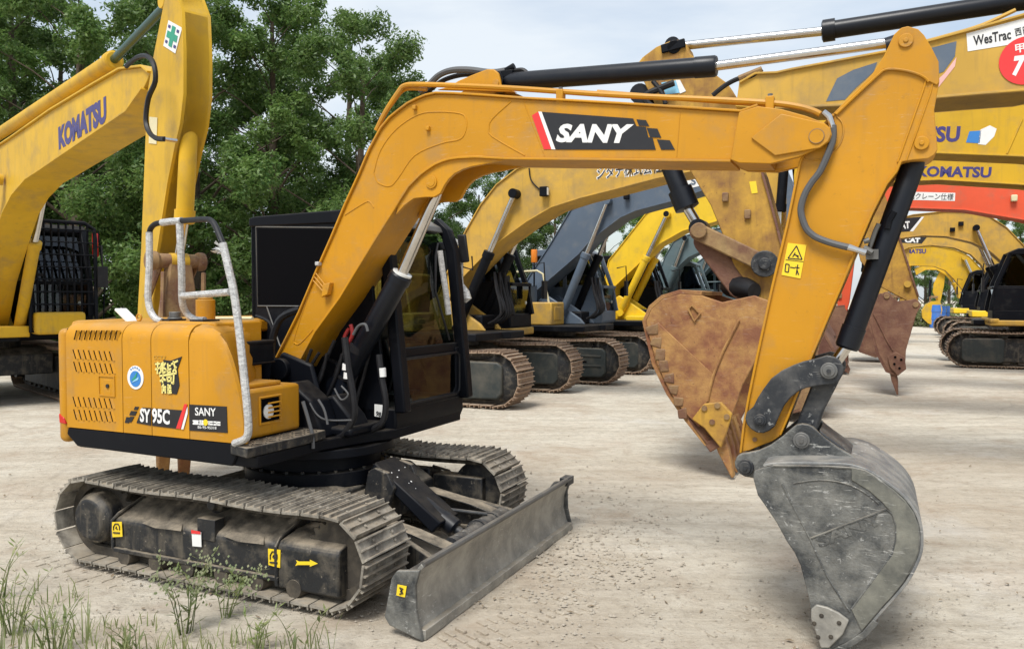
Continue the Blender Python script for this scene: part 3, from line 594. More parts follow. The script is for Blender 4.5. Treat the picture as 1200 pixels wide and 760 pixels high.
g = G(); g.tube(smoothpath(railpts([(240, 375, -.8), (228, 374, -.8), (218, 366, -.82), (213.5, 352, -.86), (213, 320, -.9), (211.5, 285, -.92), (210.5, 262, -.92)]), 4), .022, 10); g.build('wrapped_rail', M['wrap'], hr)
g = G(); g.tube(smoothpath(railpts([(214, 346.5, -.88), (240, 344.5, -.98), (270, 342, -1.09)]), 3), .0215, 10); g.build('wrapped_rail', M['wrap'], hr)
g = G(); g.tube(smoothpath(railpts([(190, 260.8, -.88), (200, 259.5, -.9), (213, 258.6, -.93)]), 3), .0225, 10); g.build('wrapped_rail', M['wrap'], hr)
g = G()
random.seed(5)
for k in range(7):
    u, v = 252+random.random()*9, 285+random.random()*12; q = [S.Y(u+random.uniform(-4, 4), v+random.uniform(-5, 5), -1.08+random.uniform(-.03, .03)) for _ in range(3)]
    y = [-1.08+random.uniform(-.03, .03) for _ in range(3)]; c = S.Y(262, 292, -1.09)
    g.add([(c[0], -1.09, c[1])]+[(a[0], yy, a[1]) for a, yy in zip(q, y)], [(0, 1, 2), (0, 2, 3)])
g.build('torn_film', M['wrap'], hr)
# ---- prints on the side
Y1 = YS-.0022
def disc_pts(px, r, n=28): c = S.Y(*px, YS); return [(c[0]+r*math.cos(2*math.pi*k/n), c[1]+r*1.05*math.sin(2*math.pi*k/n)) for k in range(n)], c
dp, dc = disc_pts((159.2, 442), .070); em = plate('round_emblem', d2, M['white'], dp, YS-.001)
plate('emblem_field', d2, M['bluep'], disc_pts((159.4, 443.5), .047)[0], YS-.0045, .002)
g = G(); 
g.prism([(dc[0]-.03, dc[1]-.02), (dc[0]-.005, dc[1]+.005), (dc[0]+.022, dc[1]+.036), (dc[0]+.012, dc[1]-.002), (dc[0]-.012, dc[1]-.016)], YS-.0065, YS-.009); g.build('emblem_leaf', M['greenp'], d2)
g = G(); g.prism([(dc[0]-.028, dc[1]-.034), (dc[0]+.03, dc[1]-.012), (dc[0]+.034, dc[1]+.006), (dc[0]-.01, dc[1]-.018)], YS-.0065, YS-.009); g.build('emblem_wave', M['skyp'], d2)
for k in range(5):
    a = math.pi/2+(2-k)*.33; r = .057; cx_, cz_ = dc[0]+r*math.cos(a), dc[1]+.062*math.sin(a)
    g = G(); g.box(cx_-.0045, cx_+.0045, YS-.0065, YS-.005, cz_-.005, cz_+.005); g.build('emblem_print', M['bluep'], d2)
def P1(lst, y=YS): return S.P([crop3(*p) for p in lst], y)
plate('badge_backing', d3, M['blackp'], P1([(512, 235), (552, 232), (548, 222), (580, 226), (628, 208), (610, 262), (618, 330), (606, 368), (546, 362), (541, 330), (534, 285)]), YS-.001)
def strokes(name, parent, mat, lst, wd, y, f=crop3):
    g = G()
    for a, b in lst:
        A = Vector(S.Y(*f(*a), YS)); B = Vector(S.Y(*f(*b), YS)); d = (B-A).normalized()*wd; n_ = Vector((-d.y, d.x))
        g.prism([tuple(A-n_-d*.4), tuple(B-n_+d*.4), tuple(B+n_+d*.4), tuple(A+n_-d*.4)], y, y-.002)
    return g.build(name, mat, parent)
# three brush-drawn characters
strokes('gold_lettering', d3, M['gold'], [((518,240),(536,238)),((528,232),(526,280)),((518,262),(536,256)),((544,236),(541,272)),((541,272),(534,280)),((550,232),(549,278)),((549,278),(560,272)),((560,236),(554,246)),((540,250),(536,258)),((554,256),(562,262)),
    ((570,238),(572,262)),((572,248),(582,246)),((568,264),(584,260)),((568,264),(569,276)),((569,276),(582,272)),((586,240),(612,226)),((594,228),(606,276)),((606,252),(592,272))], .0058, YS-.005)
strokes('gold_lettering', d3, M['gold'], [((536,290),(562,286)),((550,288),(548,318)),((548,304),(538,312)),((552,302),(560,308)),((564,286),(606,278)),((596,282),(594,322)),((594,322),(586,318)),((568,296),(570,312)),((568,296),(584,294)),((584,294),(583,310)),((570,312),(583,310))], .0062, YS-.005)
strokes('gold_lettering', d3, M['gold'], [((552,326),(545,338)),((545,338),(562,336)),((548,342),(547,362)),((548,344),(560,343)),((560,343),(560,362)),((548,352),(560,351)),((572,326),(571,342)),((571,336),(582,330)),((571,342),(584,340)),((572,346),(571,362)),((571,356),(584,350)),((571,362),(586,360))], .0058, YS-.005)
text_on('small_lettering', 'CCTV', d3, M['tan'], YS-.002, S.Y(*crop3(508, 219), YS), S.Y(*crop3(560, 221), YS), .022)
# model band
bandA = [crop3(*p) for p in ((436, 489), (460, 424), (497, 426), (497, 500))]; bandB = [crop3(*p) for p in ((503, 427), (636, 436), (610, 514), (503, 501))]
plate('model_band', d2, M['blackp'], S.P(bandA, YS), YS-.001); plate('model_band', d3, M['blackp'], S.P(bandB, YS), YS-.001)
for q in (((430,420),(446,421),(440,434),(424,433)), ((413,438),(438,440),(430,458),(405,456)), ((393,464),(411,466),(403,490),(386,488)), ((409,462),(426,463),(414,486),(404,486))):
    plate('band_square', d2, M['blackp'], P1(q), YS-.001)
text_on('model_lettering', 'SY', d2, M['white'], YS-.0045, S.Y(*crop3(452, 484), YS), S.Y(*crop3(495, 490), YS), .086, bold=.03)
text_on('model_lettering', '95C', d3, M['white'], YS-.0045, S.Y(*crop3(503, 489), YS), S.Y(*crop3(578, 498), YS), .092, bold=.03)
plate('red_stripe', d3, M['redp'], P1([(640, 409), (652, 410), (624, 514), (605, 512)]), YS-.003)
plate('white_stripe', d3, M['white'], P1([(650, 430), (654, 420), (654, 450), (636, 516), (627, 515)]), YS-.0035)
plate('brand_plate', nose, M['blackp'], P1([(659, 411), (818, 420), (822, 531), (660, 521)]), YS-.001)
text_on('brand_lettering', 'SANY', nose, M['white'], YS-.0045, S.Y(*crop3(686, 457), YS), S.Y(*crop3(774, 461), YS), .048, bold=.012)
strokes('brand_characters', nose, M['white'], [((677,480),(700,481)),((677,492),(700,493)),((680,486),(698,487)),((705,480),(720,481)),((712,480),(711,494)),((704,494),(721,495)),((706,487),(719,488)),((741,484),(760,485)),((742,494),(760,495)),((745,484),(745,496)),((765,485),(792,487)),((765,496),(792,497)),((778,484),(778,498))], .0045, YS-.0045)
plate('brand_dot', nose, M['yelp'], disc_pts(crop3(730, 487), .018)[0], YS-.0045, .002)
text_on('small_lettering', '86-95-95318', nose, M['white'], YS-.0045, S.Y(*crop3(697, 512), YS), S.Y(*crop3(776, 516), YS), .016)
# ---- cab on the far side
CY0, CY1 = .12, 1.12
cabp = [(.15, .84), (.15, 2.30), (.22, 2.372), (1.00, 2.385), (1.10, 2.34), (1.22, 2.14), (1.36, 1.70), (1.425, 1.35), (1.435, .86), (1.41, .78), (.4, .78)]
cab = G(); cab.prism([(.15, .80), (.15, .98), (1.43, .98), (1.435, .86), (1.41, .80)], CY0, CY1); cab = cab.build('cab', M['black'], root, .015)
g = G(); g.prism([(.135, 2.30), (.145, 2.352), (.2, 2.362), (1.0, 2.378), (1.15, 2.365), (1.25, 2.31), (1.24, 2.28), (.15, 2.285)], CY0-.012, CY1+.012); g.build('cab_roof', M['black'], cab, .02)
g = G(); g.prism([(.15, .98), (.15, 2.30), (.20, 2.30), (.20, .98)], CY0, CY1); g.build('rear_wall', M['black'], cab, .01)
g = G(); g.prism([(.15, .84), (.15, 2.30), (1.12, 2.30), (1.20, 2.25), (1.26, 1.7), (1.34, 1.2), (1.36, .84)], CY0, CY0+.03); rw = g.build('side_wall', M['black'], cab, .008)
q = S.P([(301, 262), (398, 256), (470, 250), (470, 352), (306, 358)], CY0-.01); q = [(.205, 2.285), (1.05, 2.245), (1.05, 1.69), (.215, 1.69)]
g = G(); g.tube([(a, CY0-.004, b) for a, b in q], .0065, 6, True); g.tube([(.30, CY0-.004, 1.69), (.42, CY0-.004, 1.40), (.62, CY0-.004, 1.18)], .006, 6); g.build('window_moulding', M['pin'], rw)
g = G(); g.prism([(.22, 2.27), (1.04, 2.23), (1.04, 1.70), (.225, 1.70)], CY0-.003, CY0-.001); g.build('side_window', M['dark'], rw)
fl = [(1.17, 2.33), (1.265, 2.25), (1.312, 2.12), (1.352, 1.75), (1.388, 1.40), (1.41, 1.20), (1.432, .95)]
for y in (CY0+.03, CY1-.03):
    g = G(); g.ribbon(fl, y-.045, y+.045, .085); g.build('front_pillar', M['black'], cab, .012)
g = G(); g.bar((1.395, CY0+.06, 1.36), (1.395, CY1-.06, 1.36), .06, .07); g.build('front_crossbar', M['black'], cab, .01)
g = G(); g.prism([(CY0+.05, .96), (CY0+.05, 1.36), (CY0+.13, 1.36), (CY0+.13, 1.05), (CY0+.17, 1.01), (CY1-.17, 1.01), (CY1-.13, 1.05), (CY1-.13, 1.36), (CY1-.05, 1.36), (CY1-.05, .96)], 1.40, 1.436, 'x'); g.build('lower_window_frame', M['black'], cab, .006)
g = G(); g.bar((1.19, CY0+.05, 2.30), (1.19, CY1-.05, 2.30), .08, .07); g.build('front_header', M['black'], cab, .01)
g = G(); g.add([(1.378, CY0+.062, 1.385), (1.378, CY1-.062, 1.385), (1.335, CY1-.062, 1.75), (1.335, CY0+.062, 1.75), (1.295, CY1-.062, 2.12), (1.295, CY0+.062, 2.12), (1.20, CY1-.062, 2.28), (1.20, CY0+.062, 2.28)], [(0,1,2,3),(3,2,4,5),(5,4,6,7)]); g.build('windscreen', M['glass'], cab)
g = G(); g.add([(1.418, CY0+.062, 1.335), (1.418, CY1-.062, 1.335), (1.43, CY1-.062, .98), (1.43, CY0+.062, .98)], [(0,1,2,3)]); g.build('lower_window', M['glass'], cab)
g = G(); zz = [(.20, 1.315), (.20, 1.02), (.23, .99)]
y0, y1, z0, z1 = CY0+.075, CY1-.075, .995, 1.32; c_ = []
for (yy, zc, a0) in ((y0+.05, z0+.05, 180), (y1-.05, z0+.05, 270), (y1-.05, z1-.05, 0), (y0+.05, z1-.05, 90)):
    for k in range(4): a = R(a0+k*30); c_.append((1.437, yy+.05*math.cos(a), zc+.05*math.sin(a)))
g.tube(c_, .011, 6, True); g.build('window_seal', M['rubber'], cab)
g = G(); g.prism([(.15, .98), (.15, 1.3), (1.42, 1.3), (1.432, .98)], CY1-.03, CY1)
for a, b in (((.17, 1.2), (.17, 2.3)), ((.70, 1.2), (.70, 2.3)), ((.17, 2.28), (1.08, 2.28))): g.bar((a[0], CY1-.02, a[1]), (b[0], CY1-.02, b[1]), .04, .05)
g.build('cab_door', M['black'], cab)
g = G(); g.prism([(.74, 1.32), (.74, 2.25), (1.20, 2.25), (1.29, 1.95), (1.37, 1.32)], CY1-.018, CY1-.014); g.prism([(.2, 1.32), (.2, 2.25), (.67, 2.25), (.67, 1.32)], CY1-.018, CY1-.014); g.build('door_window', M['glass'], cab)
# cab interior
g = G(); g.box(.35, .80, .42, .86, 1.10, 1.28); g.prism([(.30, 1.25), (.25, 1.95), (.37, 1.95), (.47, 1.25)], .44, .84); g.box(.27, .38, .52, .76, 1.93, 2.12); g.box(.40, .75, .30, .42, 1.30, 1.40); g.box(.40, .75, .86, .98, 1.30, 1.40); g.build('operator_seat', M['seat'], cab, .03)
g = G(); g.box(.62, 1.05, .17, .34, .98, 1.50); g.box(1.18, 1.26, .20, .42, 1.46, 1.62); g.bar((1.1, .26, 1.3), (1.2, .30, 1.55), .06, .06); g.build('console', M['rubber'], cab, .02)
g = G(); 
for y in (.50, .64, .78): g.tube([(1.02, y, .98), (1.08, y, 1.20), (1.0, y, 1.42)], .013, 8); g.box(1.06, 1.20, y-.05, y+.05, 1.0, 1.03)
for y in (.36, .92): g.tube([(.80, y, 1.40), (.85, y, 1.50), (.83, y, 1.60)], [.018, .014, .026], 8)
g.build('levers', M['rubber'], cab)
g = G(); g.tube([(1.40, .95, 1.42), (1.36, .80, 1.80), (1.33, .86, 2.08), (1.31, .93, 2.18)], .009, 6); g.build('wiper', M['rubber'], cab)
g = G(); g.tube([(1.345, .90, 2.12), (1.36, .91, 1.98), (1.38, .93, 1.80), (1.40, .94, 1.62)], .024, 8); g.build('wrapped_grab_handle', M['wrap'], cab)
text_bits = G()
g = G(); g.box(1.02, 1.10, .48, .56, 2.40, 2.42); g.box(1.02, 1.10, .80, .88, 2.40, 2.42); br = g.build('lamp_bracket', M['black'], cab)
for y in (.52, .84):
    g = G(); g.tube([(1.01, y, 2.465), (1.09, y, 2.465), (1.12, y, 2.465)], [.045, .062, .062], 16); wl = g.build('work_lamp', M['white'], cab); 
g = G(); g.prism([(1.00, 2.385), (1.16, 2.375), (1.27, 2.315), (1.29, 2.27), (1.26, 2.27), (1.15, 2.345)], .24, 1.06)
g.build('roof_visor', M['pin'], cab, .008)
# mirror on the cab's far front corner
mp_ = lambda u, v, y=1.22: (S.Y(u, v, y)[0], y, S.Y(u, v, y)[1])
g = G(); g.tube(smoothpath([mp_(521, 279, 1.12), mp_(533, 281), mp_(539, 288), mp_(541, 300), mp_(541, 325)], 4), .014, 8); mb = g.build('mirror_arm', M['wrap'], cab)
g = G(); a, b, c, d = [mp_(*p) for p in ((537, 275), (547, 275), (551, 307), (541, 308))]; g.prism([(a[0], a[2]), (b[0], b[2]+.003), (c[0], c[2]), (d[0], d[2])], 1.19, 1.22); g.build('mirror', M['rubber'], mb, .012)
g = G(); g.tube([mp_(541, 325), mp_(540, 333), mp_(544, 343), mp_(547, 350), mp_(545, 354)], [.012, .025, .045, .04, .01], 9); g.build('plastic_bag', M['wrap'], mb)
g = G(); g.tube([mp_(540, 312), mp_(554, 316), mp_(553, 300)], .007, 6); g.build('mirror_clamp', M['rubber'], mb)
g = G(); g.tube(smoothpath([mp_(542, 355, 1.16), mp_(546, 380, 1.16), mp_(549, 420, 1.16), mp_(550, 452, 1.16), mp_(547, 459, 1.16), mp_(540, 460, 1.13)], 4), .009, 6); g.build('door_grab_rail', M['rubber'], cab)
# ---- machinery in front of the cab wall
g = G(); g.prism([(.80, .84), (.80, 1.10), (.95, 1.20), (1.12, 1.08), (1.22, .84)], -.40, -.20); g.prism([(.62, .84), (.60, 1.20), (.72, 1.38), (.98, 1.30), (1.12, .84)], -.22, -.18); g.prism([(.62, .84), (.60, 1.20), (.72, 1.38), (.98, 1.30), (1.12, .84)], .06, .10)
g.build('boom_foot_bracket', M['black'], root, .02)
g = G(); g.box(1.0, 1.36, -.30, .10, .84, .90); g.prism([(1.0, .88), (1.02, 1.06), (1.14, 1.10), (1.28, .96), (1.32, .88)], -.20, -.02); g.build('swing_post_base', M['black'], root, .02)
g = G(); g.cy(.73, 1.26, -.26, .20, .075, 24); g.build('boom_foot_pin', M['black'], root, .006)
def hose(name, pts, r, mat='rubber', par=None, k=5): g = G(); g.tube(smoothpath(pts, k), r, 8); return g.build(name, M[mat], par or root)
q3 = lambda lst, y: [(S.Y(u, v, yy)[0], yy, S.Y(u, v, yy)[1]) for (u, v), yy in zip(lst, y if isinstance(y, list) else [y]*len(lst))]
hose('hydraulic_hose', q3([(404, 395), (408, 430), (414, 465), (414, 490), (400, 510), (380, 518), (362, 516)], -.28), .024)
hose('hydraulic_hose', q3([(444, 415), (447, 440), (452, 470), (449, 492), (438, 502), (418, 508)], -.05), .022)
hose('hydraulic_hose', q3([(352, 362), (330, 372), (320, 395), (320, 420), (328, 438)], -.12), .026)
hose('hydraulic_hose', q3([(300, 370), (316, 378), (322, 400)], -.10), .012)
for a_, yy in (((405.5, 430), -.28), ((407, 440), -.28)):
    p = S.Y(*a_, yy); g = G(); g.cyl((p[0], yy, p[1]-.018), (p[0]+.004, yy, p[1]+.022), .0262, 12); g.build('hose_label', M['white'], root)
p = S.Y(448, 436, -.05); g = G(); g.cyl((p[0]+.004, -.05, p[1]-.03), (p[0], -.05, p[1]+.03), .0245, 12); g.build('hose_label', M['white'], root)
random.seed(11)
for k in range(9):
    u0 = 345+k*9; hose('pilot_hose', q3([(u0+20, 395+random.randint(0, 20)), (u0+8+random.randint(-6, 6), 440), (u0+random.randint(-8, 8), 480), (u0+random.randint(0, 16), 508)], -.20+.03*k), .009+.004*random.random())
hose('grey_cable', q3([(363, 472), (372, 486), (385, 492), (412, 492)], -.4), .006, 'hose'); hose('grey_cable', q3([(392, 455), (400, 468), (408, 462), (400, 452)], -.4), .006, 'hose')
hose('grey_cable', q3([(355, 470), (361, 490), (366, 510), (367, 525)], -.55), .012, 'hose'); hose('grey_cable', q3([(373, 468), (380, 480), (384, 497)], -.45), .008, 'hose')
hose('red_cable', q3([(409, 385), (404, 395), (407, 403), (413, 392), (411, 380)], -.05), .014, 'darkred')
hose('clip_cable', q3([(414, 392), (420, 382), (428, 380), (431, 388)], -.12), .010, 'hose')
p4 = S.P([(440, 473), (450.5, 474), (448.5, 488.5), (440, 487)], .10)
pl = plate('number_label', root, M['white'], p4, .09); text_on('number_lettering', '98', pl, M['blackp'], .086, (p4[3][0]+.012, p4[3][1]+.005), (p4[2][0]-.008, p4[2][1]+.002), .034, bold=.02)
# ---- boom
foot = [(323.4, 419.5), (349.7, 366.8), (370.8, 316.8), (388, 278), (403.7, 240.5), (420, 205), (433, 174), (446, 150), (456, 138), (467, 129), (477, 121.5), (488, 116), (498, 112), (509.5, 109.5), (530, 110), (570, 112.5), (615, 115.8), (668, 118.5), (720, 121.5), (868, 131), (888, 124), (912, 128)]
low = [(900, 190), (866, 190), (856, 186.5), (790, 186), (720, 185), (650, 184.5), (594, 184), (557, 182), (536, 183), (526, 184.5), (517, 187), (508, 191), (499, 197), (491, 203), (483, 211), (477, 217), (472.6, 224), (466, 234), (459.5, 245), (445, 268), (427, 297), (396, 348), (367, 388), (338, 443)]
BO = S.P(foot, -.17)+S.P(low, -.17)
bmh = G(); bmh.prism(BO, -.150, .150); boom = bmh.build('boom', M['amber'], root, .004)
g = G(); g.ribbon(S.P(foot[:21], -.17), -.168, .168, .013); g.build('boom_top_plate', M['amber'], boom, .003)
g = G(); g.ribbon(S.P(low[2:][::1], -.17), -.168, .168, .015); g.build('boom_bottom_plate', M['amber'], boom, .003)
# fork plates that hold the arm
fk = S.P([(866, 131.5), (888, 124.5), (916, 128), (945, 136), (966, 144), (973, 150), (975, 158), (972, 166), (963, 172), (936, 184), (903, 192), (866, 191), (856, 187)], -.17)
for ya, yb in ((-.172, -.142), (.142, .172)): g = G(); g.prism(fk, ya, yb); g.build('boom_fork', M['amber'], boom, .004)
rp = S.P([(880.5, 162), (916, 134), (966, 145), (972, 151), (974, 158), (971, 166), (961, 174), (908.5, 183)], -.17)
g = G(); g.prism(rp, -.186, -.172); g.build('boss_plate', M['amber'], boom, .004)
pc = S.Y(957, 160, -.18); g = G(); g.cy(pc[0], pc[1], -.187, -.192, .036, 28); g.build('boom_pin', M['amber'], boom, .002)
g = G(); g.tube([(pc[0]+.036*math.cos(R(15*k)), -.190, pc[1]+.036*math.sin(R(15*k))) for k in range(24)], .0028, 6, True); g.build('pin_rim', M['rustlink'], boom)
# beads of the pressed side
def bead(lst, y=-.15, r=.0045, closed=False, par=None, k=4, nm='weld_bead'):
    p = S.P(lst, y); p = sp2(p, k) if k else p
    g = G(); g.tube([(a, y, b) for a, b in p], r, 6, closed); return g.build(nm, M['amber'], par or boom)
bead([(438, 202.6), (446, 176), (464.7, 151), (491, 134), (515, 131), (539, 133), (546, 139), (546, 152), (539, 163), (517, 168), (486, 182), (467, 208), (457, 218), (443, 214), (438, 202.6)])
bead([(599, 119), (577, 139), (573, 150), (577, 160), (615, 182)], k=3); bead([(613.5, 119), (638.5, 183)], r=.003, k=0)
bead([(797, 131), (793, 184)], r=.003, k=0)
bead([(371, 316), (346, 392), (346, 402), (352, 402), (367, 386)], k=3); bead([(404, 252), (428, 237), (434, 237), (438, 243)], k=3)
for px in ((487, 126.5), (502.5, 151)): p = S.Y(*px, -.15); g = G(); g.box(p[0]-.013, p[0]+.013, -.175, -.15, p[1]-.014, p[1]+.014); g.build('hose_boss', M['amber'], boom, .004)
p = S.Y(504, 213, -.17); 
lobe = S.P([(462, 251), (472, 240), (483, 232), (496, 230.5), (507, 230.5), (514, 226), (519, 216), (524, 209), (530.5, 203), (540, 198), (551, 194.5), (567, 191.5), (594, 186), (560, 181), (530, 182), (500, 195), (480, 213), (466, 232)], -.17)
for ya, yb in ((-.150, -.122), (.122, .150)): g = G(); g.prism(lobe, ya, yb); g.build('ram_lug', M['amber'], boom, .003)
g = G(); g.cy(p[0], p[1], -.152, -.160, .04, 20); g.cy(p[0], p[1], -.160, -.163, .028, 20); g.build('ram_pin', M['amber'], boom, .003)
# black-and-white lettering panel
YB = -.151
plate('brand_panel', boom, M['blackp'], S.P([(635, 131.3), (742, 139), (746, 148), (757, 149), (760, 161), (765, 162), (768.5, 175.5), (651.5, 175.3)], YB), YB)
plate('red_stripe', boom, M['redp'], S.P([(623.5, 135.5), (630.8, 131), (646, 175), (637.5, 175)], YB), YB)
plate('white_stripe', boom, M['white'], S.P([(631, 131), (635, 131.2), (651, 175.2), (646.5, 175)], YB), YB)
for q in (((746, 140), (757, 141), (761, 148), (749, 147.5)), ((758, 150), (770.5, 151), (775, 161.5), (762, 161)), ((770, 163.5), (785, 164.5), (791, 175.5), (775, 175.5))): plate('panel_square', boom, M['blackp'], S.P(q, YB), YB)
text_on('brand_lettering', 'SANY', boom, M['white'], YB-.0035, S.Y(651.5, 167, YB), S.Y(741, 168.3, YB), S.Y(690, 145.5, YB)[1]-S.Y(690, 167.5, YB)[1], bold=.045, shear=.18)
# hose guides on the lower boom
for k in range(3):
    a = [(370-k*1.5, 320+k*4.2), (381.5-k*.8, 334.5+k*4.2)]
    g = G(); g.tube([(x, -.180, z) for x, z in S.P(a, -.180)], .004, 6); g.build('guide_wire', M['amber'], boom)
g = G(); g.prism(S.P([(381, 333), (389, 331), (386, 345), (379, 348)], -.17), -.150, -.195); g.build('guide_block', M['amber'], boom, .003)
g = G(); g.box(*(lambda q: (q[0]-.015, q[0]+.015, -.19, -.15, q[1]-.014, q[1]+.014))(S.Y(373, 309, -.17))); g.build('hose_clip', M['wrap'], boom, .005)
# steel pipes along the boom
def pipe(lst, ys, r, mat='amber', nm='steel_pipe'): return hose(nm, q3(lst, ys), r, mat, boom, 4)
pipe([(441, 153), (452, 131), (467, 108), (474, 100.5), (490, 99), (540, 100.5), (600, 103.5), (652, 107), (720, 111.5), (840, 117), (905, 121), (935, 125), (953, 130), (961, 134)], -.13, .0165)
pipe([(446, 140), (460, 121), (470, 108), (480, 104), (500, 105)], -.10, .0125)
pipe([(700, 108), (770, 113.5), (846, 119), (900, 123)], -.05, .014)
for u, v in ((657, 111), (902.5, 119.5)): p = S.Y(u, v, -.13); g = G(); g.box(p[0]-.022, p[0]+.022, -.155, -.10, p[1]-.05, p[1]+.028); cl = g.build('pipe_clamp', M['amber'], boom, .006); g = G(); g.cyl((p[0], -.13, p[1]+.028), (p[0], -.13, p[1]+.042), .014, 6); g.build('bolt', M['pin'], cl)
# arm ram on top
hump = S.P([(535, 105), (545, 98.5), (563, 91), (578, 85.3), (586, 85.5), (591, 89.5), (593, 97), (594, 104), (612, 112), (520, 109)], 0)
for ya, yb in ((-.09, -.065), (.065, .09)): g = G(); g.prism(hump, ya, yb); g.build('bracket_plate', M['amber'], boom, .006)
bp_ = S.Y(581, 97.5, -.09); g = G(); g.cy(bp_[0], bp_[1], -.09, -.098, .024, 18); g.cy(bp_[0], bp_[1], .09, -.09, .02, 12); g.build('bracket_pin', M['amber'], boom, .002)
def Q(u, v, y=0): s_ = S.Y(u, v, y); return (s_[0], y, s_[1])
ar = ram(boom, 'arm_ram', Q(584, 97), Q(840, 77.5), Q(1062, 47.5), .056, .027, M['cylblack'], eye=False, gland=1.06)
g = G(); a = Vector(Q(598, 96)); g.tube([a+Vector((0, 0, .03)), a+Vector((-.02, 0, .075)), a+Vector((.03, 0, .09))], .026, 8); g.box(a.x-.05, a.x+.03, -.04, .04, a.z+.02, a.z+.065); g.build('ram_port', M['black'], ar, .005)
hose('hydraulic_hose', q3([(492, 108), (503, 99), (515, 88), (530, 82.5), (550, 82), (575, 85), (592, 83), (602, 80)], [0]*8), .021, 'hose', boom)
hose('hydraulic_hose', q3([(602, 83), (612, 82), (618, 86)], 0), .014, 'rubber', boom)
hose('hydraulic_hose', q3([(498, 111), (506, 104), (520, 94), (540, 88), (560, 87)], .05), .016, 'rubber', boom)
# boom ram
bt = S.Y(504, 213, 0); 
br_ = ram(root, 'boom_ram', Q(400, 452), Q(471, 321), Q(514, 222), .072, .037, M['cylblack'], eye=False, gland=1.10, gl=.06)
g = G(); c0 = Vector(Q(471, 321)); c1 = Vector(Q(514, 222)); dd = (c1-c0).normalized(); g.tube([c0-dd*.002, c0+dd*.012], .068, 20); g.build('rod_seal', M['lamp'], br_)
g = G(); c0 = Vector(Q(405, 442)); g.tube([c0, c0+Vector((.0, 0, .0))+dd*.02], .078, 18); c1 = Vector(Q(420, 412)); g.tube([c1, c1+dd*.05], .078, 18); g.build('hose_band', M['rubber'], br_)
# ---- arm
apx = [(1064, 30.5), (1056, 32.5), (1048, 40), (1042, 52), (1036, 65), (1022, 87), (1000, 109), (976, 133), (950, 160), (936, 190), (921.6, 260.5), (903.5, 336), (885, 421), (876, 465), (870, 499.5), (866.5, 530), (878, 528), (893, 521.5), (905, 517), (915.5, 510), (924, 490), (952, 418), (970, 375), (988, 333), (1003, 297), (1022.5, 251), (1040, 216), (1052, 201), (1057, 189), (1070, 187), (1088, 185.5), (1095, 181), (1099, 175), (1095, 128), (1098, 112), (1101, 96), (1100, 72), (1092, 56), (1083, 41), (1076, 34)]
AO = S.P(apx, -.13)
g = G(); g.prism(AO, -.118, .118); arm = g.build('arm', M['amber'], root, .004)
i0, i1 = 9, 15
g = G(); g.ribbon(AO[7:16][::-1], -.135, .135, -.013); g.build('arm_rear_plate', M['amber'], arm, .003)
g = G(); g.ribbon(AO[19:29], -.135, .135, .013); g.build('arm_front_plate', M['amber'], arm, .003)
ck = S.P([(976, 133), (1000, 109), (1022, 87), (1036, 65), (1048, 40), (1056, 32.5), (1064, 30.5), (1076, 34), (1083, 41), (1092, 56), (1100, 72), (1101, 96), (1098, 100), (1088, 95), (1085, 92), (1075, 86), (1060, 82), (1045, 80), (1036, 81), (1030, 86), (1005, 109), (980, 134)], -.13)
g = G(); g.prism(ck, -.128, -.118); g.build('arm_cheek', M['amber'], arm, .004)
bead([(980, 134), (1005, 110), (1030, 87), (1037, 82), (1047, 81), (1062, 83), (1076, 87), (1085, 92), (1088, 96)], -.129, .006, par=arm)
bead([(1085, 93), (1082, 105), (1052, 190)], -.12, .005, par=arm, k=2); bead([(1092, 96), (1090, 110), (1062, 188)], -.12, .004, par=arm, k=2)
bead([(941, 186), (951, 188), (968, 184), (982, 172), (988, 158), (987, 144), (980, 136)], -.119, .005, par=arm)
def ring(px, r, y, mat='amber', par=None): c = S.Y(*px, y); g = G(); g.cy(c[0], c[1], y, y-.012, r, 28); g.cy(c[0], c[1], y-.012, y-.018, r*.35, 14); o = g.build('pin_boss', M[mat], par or arm, .003); return o
ring((1061.5, 48), .034, -.128); ring((1080, 168), .034, -.12)
g = G(); a = S.Y(1036, 50, 0); g.tube([Vector(Q(1038, 55)), Vector(Q(1062, 48))], [.045, .05], 16); g.build('rod_eye', M['cylblack'], ar)
ring((948, 506.5)[:1]+(0,) if False else (893, 516), .001, -.118)
c = S.Y(884.5, 514.5, -.12); g = G(); g.cy(c[0], c[1], -.119, -.125, .012, 14); g.build('grease_port', M['rustlink'], arm)
# warning sign
wy = -.119
sg = plate('warning_sign', arm, M['yelp'], S.P([(923.4, 284.5), (945.2, 287), (938, 326.3), (915.8, 322)], wy), wy)
def lines(name, par, segs, wd, y, mat):
    g = G()
    for a, b in segs:
        A = Vector(S.Y(*a, wy)); B = Vector(S.Y(*b, wy)); d = (B-A).normalized()*wd; n_ = Vector((-d.y, d.x)); g.prism([tuple(A-n_), tuple(B-n_), tuple(B+n_), tuple(A+n_)], y, y-.0012)
    return g.build(name, M[mat], par)
lines('sign_print', sg, [((933.5, 288), (923.5, 302.5)), ((923.5, 302.5), (940, 304)), ((940, 304), (933.5, 288)), ((932, 296), (929, 301)), ((930, 298), (936, 300)), ((933, 299), (936, 302)), ((921, 309), (920, 318)), ((921, 309), (925, 310)), ((925, 310), (924, 319)), ((920, 318), (924, 319)), ((926, 313), (932, 314)), ((935, 310), (933, 322)), ((932, 313), (937, 314)), ((934, 316), (936, 322))], .0028, wy-.0035, 'blackp')
lines('sign_print', sg, [((920.7, 304.2), (941.5, 306.6))], .0015, wy-.0035, 'blackp')
